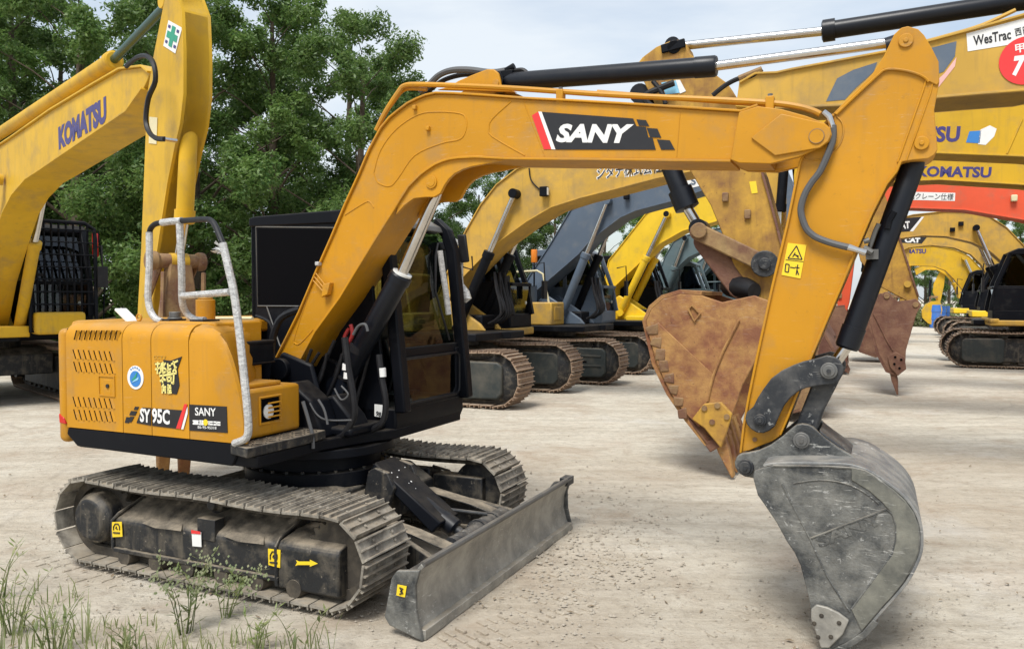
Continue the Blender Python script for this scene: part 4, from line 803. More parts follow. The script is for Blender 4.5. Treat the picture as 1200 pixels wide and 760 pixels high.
# hose down the arm
hs = [(976, 147), (976.5, 158), (974, 171), (962, 199), (951, 214), (942.6, 229), (938.5, 247), (944, 266), (952, 275), (961, 280), (977, 285.5), (995, 290)]
hose('arm_hose', q3(hs, -.155), .0175, 'hose', arm, 6)
g = G(); g.tube(q3([(965, 131), (972, 137), (976, 150)], -.155), [.014, .017, .017], 10); g.build('hose_end', M['chrome'], arm); g = G(); g.tube(q3([(994, 289.5), (1005, 293), (1015, 296)], -.155), [.019, .015, .018], 10); g.build('hose_end', M['chrome'], arm)
g = G(); 
for k in range(90):
    pass
# bucket ram
bk = ram(arm, 'bucket_ram', Q(1078, 172, 0), Q(992, 408, 0), Q(972, 434, 0), .0565, .03, M['cylblack'], eye=False, gland=1.08)
g = G(); g.tube(q3([(1012, 290), (1022, 296)], -.1), .016, 8); g.box(*(lambda q: (q[0]-.03, q[0]+.03, -.09, -.04, q[1]-.03, q[1]+.02))(S.Y(1022, 297, -.06))); g.tube(q3([(1030, 262), (1026, 270), (1019, 290)], -.07), .012, 8); g.tube(q3([(1012, 283), (1019, 281)], -.1), .014, 8); g.build('ram_port', M['pin'], bk)
g = G(); g.tube(q3([(1048, 248), (1042, 258), (1040, 268)], -.06), .016, 8); g.build('ram_port', M['black'], bk)
# ---- linkage
rk = [(969, 416), (978, 418), (984, 422), (988.7, 430), (988, 438), (984, 445), (976, 450), (964, 451), (945, 454), (936, 458), (927, 465), (919, 475), (914, 485), (911, 492), (908, 499), (902, 504), (895, 507), (887, 506.5), (880, 502), (875.5, 497), (873.5, 490), (875, 483), (883, 476), (888, 466), (895, 455), (904, 443), (916, 434), (929.5, 427.6), (942, 423), (953, 420.5)]
for ya, yb in ((-.178, -.145), (.145, .178)): g = G(); g.prism(S.P(rk, -.17), ya, yb); ro = g.build('rocker_link', M['link'], root, .006)
c = S.Y(971.5, 434, -.18); pinhead(root, 'link_pin', c[0], c[1], -.178, .042, -1, M['pin'], M['link']); g = G(); g.cy(c[0], c[1], -.145, .178, .03, 16); g.build('pin_shaft', M['link'], root)
c = S.Y(891, 492, -.18); pinhead(root, 'link_pin', c[0], c[1], -.178, .033, -1, M['link'], M['link']); g = G(); g.cy(c[0], c[1], -.145, .178, .028, 16); g.build('pin_shaft', M['link'], root)
hk = S.P([(955, 441), (986, 440), (982, 449), (966, 480), (958, 505), (950, 524), (928, 520), (931, 505), (942, 475), (950, 455)], 0)
g = G(); g.prism(hk, -.105, .105); g.build('connecting_link', M['link'], root, .012)
# ---- bucket
by = .40
sp = [(882.6, 560), (884, 551.6), (895, 547.5), (906, 545), (930, 544.5), (960, 544.8), (985, 545.6), (998, 547), (1015, 552.5), (1029.5, 561), (1047, 573), (1061, 586), (1071, 600), (1077, 615), (1078.5, 630), (1077.5, 646), (1071, 663), (1061, 681), (1047, 698), (1035, 711), (1023, 725), (1010.5, 739.5), (994, 752), (975, 760), (957, 748), (952, 722), (947, 697), (938, 662), (931, 647), (922, 634), (910, 612), (897, 592.6), (888, 580)]
SPp = S.P(sp, -by)
g = G(); g.prism(SPp, -by, -by+.022); bk_ = g.build('bucket', M['bucket'], root, .004)
g = G(); g.prism(SPp, by-.022, by); g.build('bucket_side', M['bucket'], bk_, .004)
curve = SPp[2:22]; curve = sp2([(a, b) for a, b in curve], 2)
g = G(); g.ribbon(curve, -by+.001, by-.001, .014); g.build('bucket_shell', M['shellm'], bk_, .003)
bd = [(998, 547), (1015, 552.5), (1029.5, 561), (1047, 573), (1061, 586), (1071, 600), (1076, 615), (1077, 630), (1076, 646), (1069, 663), (1059, 681), (1046, 697), (1034, 710), (1022, 724), (1010, 738), (998, 714), (1046, 649), (1050, 632), (1050, 614), (1045, 601), (1034, 588), (1018, 574), (998, 562)]
g = G(); g.prism(S.P(bd, -by), -by+.002, -by-.006); g.build('side_band', M['band'], bk_, .003)
lip = SPp[20:25]
g = G(); lp = [SPp[21], SPp[23]]; g.ribbon([SPp[20], SPp[21], ((SPp[21][0]+SPp[23][0])/2+.0, SPp[22][1]-.0), SPp[23]], -by-.006, by+.006, .03); g.build('bucket_lip', M['bucket'], bk_, .004)
for ya in (-.30, -.15, 0, .15, .30):
    t = G(); a = S.Y(985, 742, -by); 
    d0 = Vector(S.Y(1005, 738, -by)); d1 = Vector(S.Y(975, 783, -by)); dirv = (d1-d0).normalized(); nn = Vector((-dirv.y, dirv.x))*.028
    base = d0+dirv*.02; m_ = d0+dirv*.10; tip = Vector((d0.x+dirv.x*.20, .008))
    pr = [tuple(base-nn), tuple(base+nn), tuple(m_+nn*.9), tuple(tip+nn*.25), tuple(tip-nn*.25), tuple(m_-nn*.9)]
    t.prism(pr, ya-.036, ya+.036); t.build('bucket_tooth', M['rustlink'], bk_, .006)
wp = S.P([(950.5, 722), (951, 712), (957, 706.5), (969.5, 709.5), (983, 716), (995, 725), (988, 741), (972, 757), (962, 757)], -by)
g = G(); g.prism(wp, -by, -by-.02); wpl = g.build('side_cutter', M['bladem'], bk_, .005)
for px in ((963, 719), (983.5, 727.5), (974, 743.6), (954.5, 728), (959, 744)): c = S.Y(*px, -by); g = G(); g.cy(c[0], c[1], -by-.0202, -by-.024, .011, 12); g.cy(c[0], c[1], -by-.024, -by-.0265, .006, 8); g.build('bolt', M['chain'], wpl)
# pressed relief on the side
bead2 = lambda lst, r=.005, k=3, nm='side_rib': (lambda o: (o.data.materials.clear(), o.data.materials.append(M['bucket'])))(bead(lst, -by-.001, r, par=bk_, k=k, nm=nm))
bead2([(916, 566), (949, 630.5), (1039, 596), (1046, 602), (1050, 615), (1050, 632), (1046, 648), (998, 713)], .0055, 1)
bead2([(949, 630), (968, 672), (985, 700), (996, 716)], .005); bead2([(906, 545.5), (998, 548), (1030, 562), (1060, 588)], .006); bead2([(1000, 716), (1010, 738)], .005, 0)
bead2([(930, 566), (960, 562), (990, 566), (1012, 576), (1030, 590)], .004)
o = text_on('embossed_lettering', 'SANY', bk_, M['bucket'], -by-.002, S.Y(961, 641, -by), S.Y(1037, 612, -by), .058, bold=.02, shear=0)
ear = S.P([(861.5, 547), (861, 541), (864, 534), (869, 531), (876, 530), (890, 527), (903, 521), (917, 511), (929.5, 500), (934, 497), (940, 496), (947, 497), (953, 500), (960, 507), (968, 514), (982, 524), (998, 533), (1015, 543), (1022, 556), (990, 552), (940, 549), (900, 551), (885, 560), (873, 558), (866, 554)], -.2)
for ya, yb in ((-.205, -.172), (.172, .205)): g = G(); g.prism(ear, ya, yb); g.build('bucket_ear', M['bucket'], bk_, .006)
c = S.Y(939.5, 515, -.2); pinhead(bk_, 'bucket_pin', c[0], c[1], -.205, .042, -1, M['pin']); g = G(); g.cy(c[0], c[1], -.17, .205, .03, 16); g.build('pin_shaft', M['link'], bk_)
c = S.Y(874, 546.5, -.2); pinhead(bk_, 'bucket_pin', c[0], c[1], -.205, .044, -1, M['link']); g = G(); g.cy(c[0], c[1], -.17, .205, .05, 20); g.build('pin_shaft', M['link'], bk_)
g = G(); rr_ = S.P([(962, 498), (975, 508), (992, 520), (1000, 528), (985, 528), (965, 512)], .0); g.prism(rr_, -.16, .16); g.build('bucket_bridge', M['link'], bk_, .008)

# ================================================================ LARGER EXCAVATORS BEHIND
P20, PT20, OUT20 = belt_path(-1.70, .47, .42, 1.70, .47, .42, 46, .02)
SH20 = shoe_geo(PT20, .60, .035, holes=False).mesh('track_shoe', M['shoerust'], .4)
SH20far = shoe_geo(PT20, .60, .035, nose=2, holes=False).mesh('track_shoe', M['shoerust'], .4)
def undercarriage(root, frame_mat='mudblack', cover='cover', joined=False, steps=False):
    for sgn in (-1, 1):
        yc = sgn*1.19
        make_track(root, yc, .6, P20, PT20, OUT20, M['shoerust'], SH20far if joined else SH20, joined, .22, False)
        g = G(); g.prism([(-1.35, .16), (-1.35, .60), (-1.1, .74), (1.0, .74), (1.15, .66), (1.15, .16)], sgn*1.36, sgn*.98); fr = g.build('track_frame', M[frame_mat], root, .02)
        g = G(); g.prism([(.88, .17), (.88, .70), (.94, .75), (1.74, .74), (1.82, .67), (1.82, .24), (1.74, .15), (.96, .13)], sgn*1.44, sgn*.98); cv = g.build('idler_cover', M[cover], fr, .03)
        if steps:
            for z in (.36, .56): g = G(); g.box(1.0, 1.72, sgn*1.44, sgn*1.455, z, z+.035); g.build('cover_step', M[cover], cv, .006)
            g = G(); g.box(1.25, 1.42, sgn*1.44, sgn*1.447, .44, .475); g.build('cover_slot_shade', M['dark'], cv)  # black plate on the solid cover, colour stands in for slot shade
        g = G(); g.tube([(1.70, sgn*1.0, .47), (1.70, sgn*1.06, .47), (1.70, sgn*1.32, .47), (1.70, sgn*1.38, .47)], [.22, .36, .36, .22], 28); g.build('idler', M[frame_mat], fr)
        g = G(); toothed(g, -1.70, .47, sgn*1.24, sgn*1.16, .32, .385, 21); g.tube([(-1.70, sgn*.9, .47), (-1.70, sgn*1.42, .47), (-1.70, sgn*1.48, .47)], [.26, .26, .19], 24); g.build('sprocket', M[frame_mat], fr)
        if not joined:
            for k in range(8): x = -1.15+k*.33; g = G(); g.cy(x, .19, sgn*1.02, sgn*1.34, .10, 14); g.build('roller', M['chain'], fr)
    g = G(); g.prism([(-.75, .45), (-.75, .80), (-.5, .90), (.5, .90), (.75, .80), (.75, .45)], -.95, .95); g.cyl((0, 0, .9), (0, 0, 1.05), .62, 32); g.build('car_body', M['mudblack'], root, .02)
def cab20(root, x1, y0, y1, body, trim, side_out, guard=False, z0=1.16, zt=2.98, hub=None):
    """cab: x from x1-1.75 to x1, raked screen; side_out = sign of the outer side"""
    xr = x1-1.72
    pr = [(xr, z0), (xr, zt-.12), (xr+.1, zt), (x1-.55, zt), (x1-.38, zt-.08), (x1-.10, zt-.85), (x1, zt-1.35), (x1, z0+.05), (x1-.06, z0)]
    g = G(); g.prism([(xr, z0), (xr, z0+.30), (x1, z0+.30), (x1, z0+.05), (x1-.06, z0)], y0, y1); cab = g.build('cab', M[body], root, .03)
    g = G(); g.prism([(xr+.02, z0+.28), (xr+.02, zt-.1), (xr+.06, zt-.1), (xr+.06, z0+.28)], y0+.01, y1-.01); g.build('rear_wall', M[trim], cab)
    for y in (y0, y1-.03): g = G(); g.prism([(xr, z0+.28), (xr, z0+.84), (x1-.02, z0+.84), (x1-.005, z0+.28)], y, y+.03); g.build('side_panel', M[trim], cab, .006)
    g = G(); g.prism([(xr-.02, zt-.10), (xr+.1, zt+.02), (x1-.52, zt+.02), (x1-.34, zt-.08), (x1-.36, zt-.14), (xr, zt-.14)], y0-.02, y1+.02); g.build('cab_roof', M[trim], cab, .03)
    fl = [(x1-.40, zt-.10), (x1-.12, zt-.85), (x1-.02, zt-1.35), (x1, z0+.28)]
    for y in (y0+.045, y1-.045): g = G(); g.ribbon(fl, y-.045, y+.045, .08); g.build('front_pillar', M[trim], cab, .01)
    for y in (y0+.03, y1-.03):
        g = G(); g.bar((xr+.05, y, z0+.3), (xr+.05, y, zt-.1), .06, .10); g.build('rear_pillar', M[trim], cab, .01)
        g = G(); g.bar((xr+.80, y, z0+.3), (xr+.80, y, zt-.1), .06, .09); g.build('door_pillar', M[trim], cab, .01)
        g = G(); g.bar((xr+.80, y, z0+.86), (x1-.03, y, z0+.86), .05, .05); g.build('door_rail', M[trim], cab, .01)
    g = G(); g.bar((x1-.01, y0+.05, z0+.84), (x1-.01, y1-.05, z0+.84), .06, .06); g.build('front_crossbar', M[trim], cab, .01)
    for y in (y0+.03, y1-.03): g = G(); g.add([(xr+.1, y, z0+.3), (x1-.04, y, z0+.3), (x1-.06, y, zt-1.35), (x1-.18, y, zt-.85), (x1-.46, y, zt-.14), (xr+.1, y, zt-.14)], [(0,1,2,3,4,5)]); g.build('side_window', M['darkglass'], cab)
    g = G(); g.add([(x1-.035, y0+.09, z0+.88), (x1-.035, y1-.09, z0+.88), (x1-.055, y1-.09, zt-1.35), (x1-.055, y0+.09, zt-1.35), (x1-.155, y1-.09, zt-.85), (x1-.155, y0+.09, zt-.85), (x1-.43, y1-.09, zt-.15), (x1-.43, y0+.09, zt-.15)], [(0,1,2,3),(3,2,4,5),(5,4,6,7)]); g.build('windscreen', M['glass'], cab)
    g = G(); g.add([(x1-.03, y0+.09, z0+.3), (x1-.03, y1-.09, z0+.3), (x1-.03, y1-.09, z0+.82), (x1-.03, y0+.09, z0+.82)], [(0,1,2,3)]); g.build('lower_window', M['glass'], cab)
    yc = (y0+y1)/2; g = G(); g.box(xr+.35, xr+.9, yc-.25, yc+.25, z0+.45, z0+.62); g.prism([(xr+.28, z0+.6), (xr+.2, z0+1.3), (xr+.34, z0+1.3), (xr+.46, z0+.6)], yc-.24, yc+.24); g.box(xr+.22, xr+.34, yc-.13, yc+.13, z0+1.3, z0+1.5); g.box(xr+.3, xr+.85, yc-.42, yc-.28, z0+.3, z0+.8); g.box(xr+.3, xr+.85, yc+.28, yc+.42, z0+.3, z0+.8)
    g.build('operator_seat', M['seat'], cab, .03)
    g = G()
    for y in (yc-.12, yc+.12): g.tube([(x1-.45, y, z0+.3), (x1-.38, y, z0+.6), (x1-.5, y, z0+.9)], .018, 6)
    g.box(x1-.35, x1-.15, y0+.1, y0+.3, z0+.3, z0+1.0); g.build('levers', M['rubber'], cab)
    if hub: g = G(); g.tube([(x1-.05, y1-.2, z0+.5), (x1-.03, y1-.2, z0+.5)], .035, 8); g.build('label', M['white'], cab)
    if guard:
        F_ = [(x1+.16, z0+.10), (x1+.16, z0+1.55), (x1+.10, z0+1.72)]
        g = G(); g.tube([(x1+.14, y0, z0+.05), (x1+.14, y0, zt-.25), (x1+.10, y0, zt-.08), (x1+.10, y0+.15, zt+.02), (x1+.10, y1-.15, zt+.02), (x1+.10, y1, zt-.08), (x1+.14, y1, zt-.25), (x1+.14, y1, z0+.05)], .034, 8, True); gf = g.build('cab_guard', M['black'], cab)
        for k in range(1, 9): y = y0+(y1-y0)*k/9; g = G(); g.cyl((x1+.145, y, z0+.05), (x1+.11, y, zt), .019, 6); g.build('guard_bar', M['black'], gf)
        for k in range(1, 8): z = z0+.28+k*.205; g = G(); g.cyl((x1+.15, y0+.03, z), (x1+.15, y1-.03, z), .013, 6); g.build('guard_cross_bar', M['black'], gf)
    return cab
def bucket20(root, pts, y0, w, mat, lipmat=None, teethdir=None, name='bucket', nteeth=5, near=-1, tooth_len=.3, lip=(0, 1), shell=None, ribs=True):
    g = G(); ys = near*w/2
    g.prism(pts, ys, ys-near*.04); b = g.build(name, M[mat], root, .008)
    g = G(); g.prism(pts, -ys, -ys+near*.04); g.build('bucket_side', M[mat], b, .008)
    sh = shell or pts; g = G(); g.ribbon(sh, -w/2+.0, w/2, .04); g.build('bucket_shell', M[mat], b, .004)
    return b
def teeth(b, base, tip, w, n, mat, half=.055):
    A, B = Vector(base), Vector(tip); d = (B-A).normalized(); L_ = (B-A).length; nn = Vector((-d.y, d.x))*half
    for k in range(n):
        y = -w/2+.08+(w-.16)*k/(n-1); g = G(); m = A+d*L_*.45
        g.prism([tuple(A-nn), tuple(A+nn), tuple(m+nn*.9), tuple(B+nn*.2), tuple(B-nn*.2), tuple(m-nn*.9)], y-.055, y+.055); g.build('bucket_tooth', M[mat], b, .01)
def house20(root, col, side, cabx, body_cab, trim, tool_h=1.62, hood=True, guard=False, deck='black', cab_dx=0, tool_x=(.35, 1.55), handrail=None, zt=2.98, cwt=None, tbmat=None):
    g = G(); g.prism([(-2.2, -1.3), (-2.2, 1.3), (1.1, 1.40), (1.1, .35), (1.45, .30), (1.45, -.30), (1.35, -.4), (1.35, -1.40), (-.5, -1.40)], 1.05, 1.18, 'z'); g.build('upper_deck', M[deck], root, .02)
    g = G(); g.prism([(-2.0, -1.35), (-2.35, -1.2), (-2.65, -.7), (-2.78, 0), (-2.65, .7), (-2.35, 1.2), (-2.0, 1.35)], 1.12, 2.15, 'z'); g.build('counterweight', M[cwt or col], root, .08, segs=4)
    g = G(); g.box(-2.0, -.55, -1.36, 1.36, 1.18, 2.2); h = g.build('engine_hood', M[col], root, .05)
    for y in (-1.365, 1.365):
        g = G()
        for k in range(8): z = 1.4+k*.08; g.box(-1.8, -1.1, y-.004, y+.004, z, z+.035)  # black strips on the closed hood side, painted shade of vent openings
        o = g.build('hood_vent_shade', M['dark'], h); o['kind'] = 'stuff'
    g = G(); g.box(-.55, tool_x[0], -1.36, -.5, 1.18, 2.05); g.build('fuel_tank', M[col], root, .04)
    g = G(); g.box(tool_x[0], tool_x[1], -1.36, -.62, 1.18, tool_h); tb_ = g.build('toolbox', M[tbmat or col], root, .03)
    g = G(); g.box(tool_x[1]-.01, tool_x[1]+.012, -1.2, -.8, 1.28, tool_h-.1); g.build('toolbox_door', M[tbmat or col], tb_, .01)
    g = G(); g.tube([(tool_x[0]-.25, -1.3, 2.0), (tool_x[0]-.15, -1.3, 2.30), (tool_x[1]-.35, -1.3, 2.32), (tool_x[1]-.22, -1.3, 2.25), (tool_x[1]-.08, -1.3, tool_h-.03)], .022, 8); g.build('handrail', M[handrail or col], root)
    cab20(root, cabx, .42, 1.40, body_cab, trim, 1, guard, zt=zt, hub=True)
    g = G(); g.prism([(-.15, 1.18), (-.1, 1.7), (.1, 1.82), (.3, 1.7), (.9, 1.30), (1.0, 1.18)], -.38, -.30); g.prism([(-.15, 1.18), (-.1, 1.7), (.1, 1.82), (.3, 1.7), (.9, 1.30), (1.0, 1.18)], .26, .34); g.build('boom_foot_bracket', M[col], root, .02)
    g = G(); g.box(-.4, .9, -.28, .25, 1.18, 1.45); g.build('swivel_valves', M['black'], root, .03)
    g = G(); g.tube([(cabx+.02, 1.40, zt-.4), (cabx+.22, 1.48, zt-.35), (cabx+.24, 1.48, zt-.75)], .015, 6); g.box(cabx+.2, cabx+.26, 1.40, 1.56, zt-1.05, zt-.7); g.build('cab_mirror', M['rubber'], root, .01)
def boomrams(root, pin, foot, mat, r=.078, rr=.045, frac=.52, ys=(-.43, .43), pinmat=None):
    for y in ys:
        A = Vector((foot[0], y, foot[1])); C = Vector((pin[0], y, pin[1])); B = A.lerp(C, frac); ram(root, 'boom_ram', A, B, C, r, rr, M[mat])
    g = G(); g.cy(pin[0], pin[1], ys[0]-.1, ys[1]+.1, .075, 16); g.build('ram_pin', M['black'], root)
def boom20(root, near, top, bot, col, w=.34, nm='boom', cap=.0):
    """box boom: side outline with proud top and bottom flanges"""
    g = G(); g.prism(top+bot[::-1], -w, w); b = g.build(nm, M[col], root, .006)
    g = G(); g.ribbon(top, -w-.03, w+.03, .02); g.build(nm+'_top_plate', M[col], b, .003)
    g = G(); g.ribbon(bot[::-1], -w-.03, w+.03, .02); g.build(nm+'_bottom_plate', M[col], b, .003)
    return b
def front_hoses(root, x, mat='hose'):
    random.seed(int(x*10)+3)
    for k in range(6):
        y = -.25+.1*k; o = [(x, y, 1.3), (x+.25, y-.02, 1.45+random.random()*.1), (x+.15, y, 1.8+random.random()*.2), (x+.05+random.random()*.1, y, 2.2)]
        g = G(); g.tube(smoothpath(o, 5), .022, 6); g.build('hydraulic_hose', M['rubber'], root)
def default_arm(root, tip, col, bmat='rustdark', reach=.3, w=.18, arm_ram='black', near=-1, bw=1.15, drop=None, ramtop=None):
    """arm hanging down from the boom tip with a curled bucket on the ground"""
    tx, tz = tip; bp = (tx+reach, 1.45)
    a = [(tx-.35, tz+.62), (tx-.20, tz+.72), (tx-.02, tz+.62), (tx+.25, tz-.0), (tx+.30, tz-.5), (bp[0]+.12, bp[1]+.25), (bp[0]+.1, bp[1]-.08), (bp[0]-.06, bp[1]-.12), (bp[0]-.14, bp[1]+.2), (tx-.28, tz-.15)]
    g = G(); g.prism(a, -w, w); arm = g.build('arm', M[col], root, .01)
    ram(arm, 'bucket_ram', (tx-.12, 0, tz+.45) if False else (tx+.42, 0, tz+.15), (tx+.45+reach*.5, 0, tz-1.0), (bp[0]+.42, 0, bp[1]+.38), .07, .045, M[arm_ram])
    g = G(); g.bar((bp[0]+.42, -.2, bp[1]+.38), (bp[0]+.02, -.2, bp[1]+.35), .05, .12); g.bar((bp[0]+.42, .2, bp[1]+.38), (bp[0]+.02, .2, bp[1]+.35), .05, .12); g.bar((bp[0]+.42, 0, bp[1]+.38), (bp[0]+.42, 0, bp[1]-.08), .25, .1); g.build('linkage', M['rustlink'], arm, .01)
    x, z = bp; pts = [(x-.12, z-.02), (x-.05, z+.10), (x+.35, z+.06), (x+.62, z-.1), (x+.82, z-.45), (x+.78, z-.85), (x+.5, z-1.15), (x+.12, z-1.28), (x-.12, z-1.2), (x-.12, z-.8), (x-.2, z-.4)]
    b = bucket20(root, pts, 0, bw, bmat, near=near, shell=pts[1:9]); teeth(b, (x+.02, z-1.20), (x-.16, .03), bw, 5, bmat)
    return arm
def machine(fr, label, group=None, cat='excavator'):
    r = empty('excavator', fr); tag(r, label, cat, group); return r

# ---- left row: tan machine right behind the near one
CA = Frame(-1.22, 14.6, -24.5)
r = machine(CA, 'tan yellow excavator with black boom rams directly behind the cab of the near excavator')
undercarriage(r); house20(r, 'tan', -1, 1.12, 'black', 'black', zt=2.78, tool_x=(-.30, .15), cwt='black', tool_h=1.5); front_hoses(r, 1.0)
g = G(); g.box(-.55, 1.16, .40, 1.43, 1.06, 1.20); g.build('cab_sill', M['tan'], r, .03)
top = CA.P([(500, 385), (516, 340), (546, 272), (564, 240.5), (582.6, 217), (606, 199), (622, 192), (660, 178), (700, 167), (760, 158), (830, 158), (885, 166)], -.34)
bot = CA.P([(512, 400), (528, 345), (540.5, 326), (569.5, 296), (586.6, 281), (617, 259), (646, 242), (680, 231), (720, 221), (773, 207), (830, 196), (885, 190)], -.34)
bo = boom20(r, -1, top, bot, 'tan')
pn = CA.Y(603, 227, -.43); ft = CA.Y(532, 392, -.43); boomrams(r, pn, ft, 'black', .085, .047, .60)
plate('boom_lettering_back', bo, M['tan'], CA.P([(700, 190), (760, 188), (760, 206), (700, 209)], -.34), -.3405, .0005)
text_on('boom_lettering', 'シタチ株式会社', bo, M['white'], -.342, CA.Y(699, 212, -.342), CA.Y(778, 203, -.342), .26, bold=.055, shear=.25)
text_on('boom_lettering', 'シタチ株式会社', bo, M['blackp'], -.345, CA.Y(700, 211, -.342), CA.Y(777, 202, -.342), .235, bold=.008, shear=.25)
p = CA.Y(639, 225, -.36); g = G(); g.box(p[0]-.06, p[0]+.07, -.48, -.37, p[1]-.08, p[1]+.08); g.build('boom_lamp', M['black'], bo, .01); g = G(); g.box(p[0]+.065, p[0]+.08, -.46, -.39, p[1]-.06, p[1]+.06); g.build('lamp_lens', M['lamp'], bo)
g = G(); g.tube(smoothpath([(lambda q: (q[0], -.36, q[1]))(CA.Y(u, v, -.36)) for u, v in ((620, 197), (622, 210), (629, 219), (636, 224))], 4), .012, 6); g.build('lamp_cable', M['rubber'], bo)
g = G(); g.tube([(a, -.2, b+.07) for a, b in top[2:8]], .028, 6); g.tube([(a, -.1, b+.07) for a, b in top[2:8]], .028, 6); g.build('boom_pipes', M['tan'], bo)
tipc = top[-1]; default_arm(r, (top[-1][0]+.1, (top[-1][1]+bot[-1][1])/2), 'tan', reach=.2)

BLF = Frame(.82, 18.13, -24.5)
r = machine(BLF, 'dark slate blue excavator second in the left row with grey blue boom')
undercarriage(r, steps=True); house20(r, 'slate', -1, 1.15, 'slate', 'slate', zt=2.85, handrail='cream', tool_x=(-.05, .62), tool_h=1.66, tbmat='tan'); front_hoses(r, 1.0)
top = BLF.P([(600, 372), (620, 325), (645, 287), (670, 245), (684, 235), (700, 228), (740, 214), (780, 204), (806, 200), (850, 198), (905, 205)], -.34)
bot = BLF.P([(614, 372), (628, 340), (655, 317), (677.5, 297.5), (690, 283), (702.5, 272.5), (727, 254), (745, 246), (787, 235), (824, 222), (870, 215), (905, 218)], -.34)
bo = boom20(r, -1, top, bot, 'slate'); pn = BLF.Y(712, 235, -.43); ft = BLF.Y(657, 372, -.43)
for y, m_ in ((-.43, 'slate'), (.43, 'black')):
    A = Vector((ft[0], y, ft[1])); C = Vector((pn[0], y, pn[1])); ram(r, 'boom_ram', A, A.lerp(C, .56), C, .09, .045, M[m_])
plate('white_plate', bo, M['white'], BLF.P([(799, 208), (818, 205), (820, 218), (803, 222)], -.34), -.343); text_on('plate_lettering', 'CS', bo, M['slate'], -.350, BLF.Y(802, 219, -.34), BLF.Y(816, 216, -.34), .16, bold=.03)
p = BLF.Y(735, 230, -.36); g = G(); g.box(p[0]-.05, p[0]+.06, -.48, -.37, p[1]-.07, p[1]+.07); g.build('boom_lamp', M['black'], bo, .01)
g = G(); g.tube([(a, -.2, b+.07) for a, b in top[1:6]], .03, 6); g.tube([(a, -.05, b+.09) for a, b in top[1:6]], .03, 6); g.build('boom_pipes', M['slate'], bo)
p = BLF.Y(626, 300, -.9); g = G(); g.cyl((p[0], -.9, p[1]-.14), (p[0], -.9, p[1]+.14), .07, 12); g.build('warning_beacon', M['amberlens'], r, .01); g = G(); g.cyl((p[0], -.9, 2.0), (p[0], -.9, p[1]-.14), .02, 6); g.build('beacon_post', M['black'], r)
default_arm(r, (top[-1][0]+.1, (top[-1][1]+bot[-1][1])/2), 'slate', reach=.2)

YK = Frame(2.9, 21.6, -24.5)
r = machine(YK, 'bright yellow excavator with yellow boom rams third in the left row')
undercarriage(r, steps=True); house20(r, 'bright', -1, 1.05, 'black', 'black', zt=2.9, tool_x=(-.4, .1), tool_h=1.5); front_hoses(r, .9)
g = G(); g.box(.35, 1.45, -.6, 1.42, 1.10, 1.28); g.build('front_deck', M['bright'], r, .02)
top = YK.P([(704, 352), (714, 305), (731, 284), (757, 251), (764, 246), (792, 239), (813, 231), (845, 225), (880, 224), (915, 232)], -.34)
bot = YK.P([(716, 352), (717, 338), (754, 303), (771, 286), (799.4, 270), (812, 266), (838, 259), (860, 250), (885, 243), (915, 243)], -.34)
bo = boom20(r, -1, top, bot, 'bright'); pn = YK.Y(781.7, 251, -.43); ft = YK.Y(727, 366, -.43); boomrams(r, pn, ft, 'bright', .095, .05, .58)
default_arm(r, (top[-1][0]+.1, (top[-1][1]+bot[-1][1])/2), 'bright', reach=.2)

TK = Frame(4.9, 25.3, -24.5)
r = machine(TK, 'grey teal excavator behind the bright yellow one fourth in the left row')
undercarriage(r, joined=True); house20(r, 'teal', -1, 1.1, 'teal', 'teal', zt=2.9, tool_x=(-.4, .1), tool_h=1.5)
top = TK.P([(764, 345), (780, 300), (790, 283), (800, 277), (812, 274), (840, 268), (880, 262), (920, 268)], -.34)
bot = TK.P([(776, 345), (783, 330), (795, 311), (806, 301), (821, 294), (850, 284), (885, 278), (920, 280)], -.34)
bo = boom20(r, -1, top, bot, 'teal'); pn = TK.Y(803, 279, -.43); ft = TK.Y(778, 345, -.43); boomrams(r, pn, ft, 'teal', .09, .05, .5)
default_arm(r, (top[-1][0]+.1, (top[-1][1]+bot[-1][1])/2), 'teal', reach=.2)
T5 = Frame(7.1, 29.2, -24.5)
r = machine(T5, 'farthest grey teal excavator of the left row with its boom beside the rusty bucket')
undercarriage(r, joined=True); house20(r, 'teal', -1, 1.1, 'blue', 'teal', zt=2.9)
top = T5.P([(786, 345), (794, 333), (812, 312), (826, 301), (838, 296), (870, 286), (905, 284), (940, 290)], -.34)
bot = T5.P([(794, 350), (802, 341), (820, 325), (832, 312), (850, 304), (875, 298), (905, 296), (940, 300)], -.34)
bo = boom20(r, -1, top, bot, 'teal'); pn = T5.Y(828, 302, -.43); ft = T5.Y(812, 345, -.43); boomrams(r, pn, ft, 'teal', .09, .05, .5)
default_arm(r, (top[-1][0]+.1, (top[-1][1]+bot[-1][1])/2), 'teal', reach=.2)

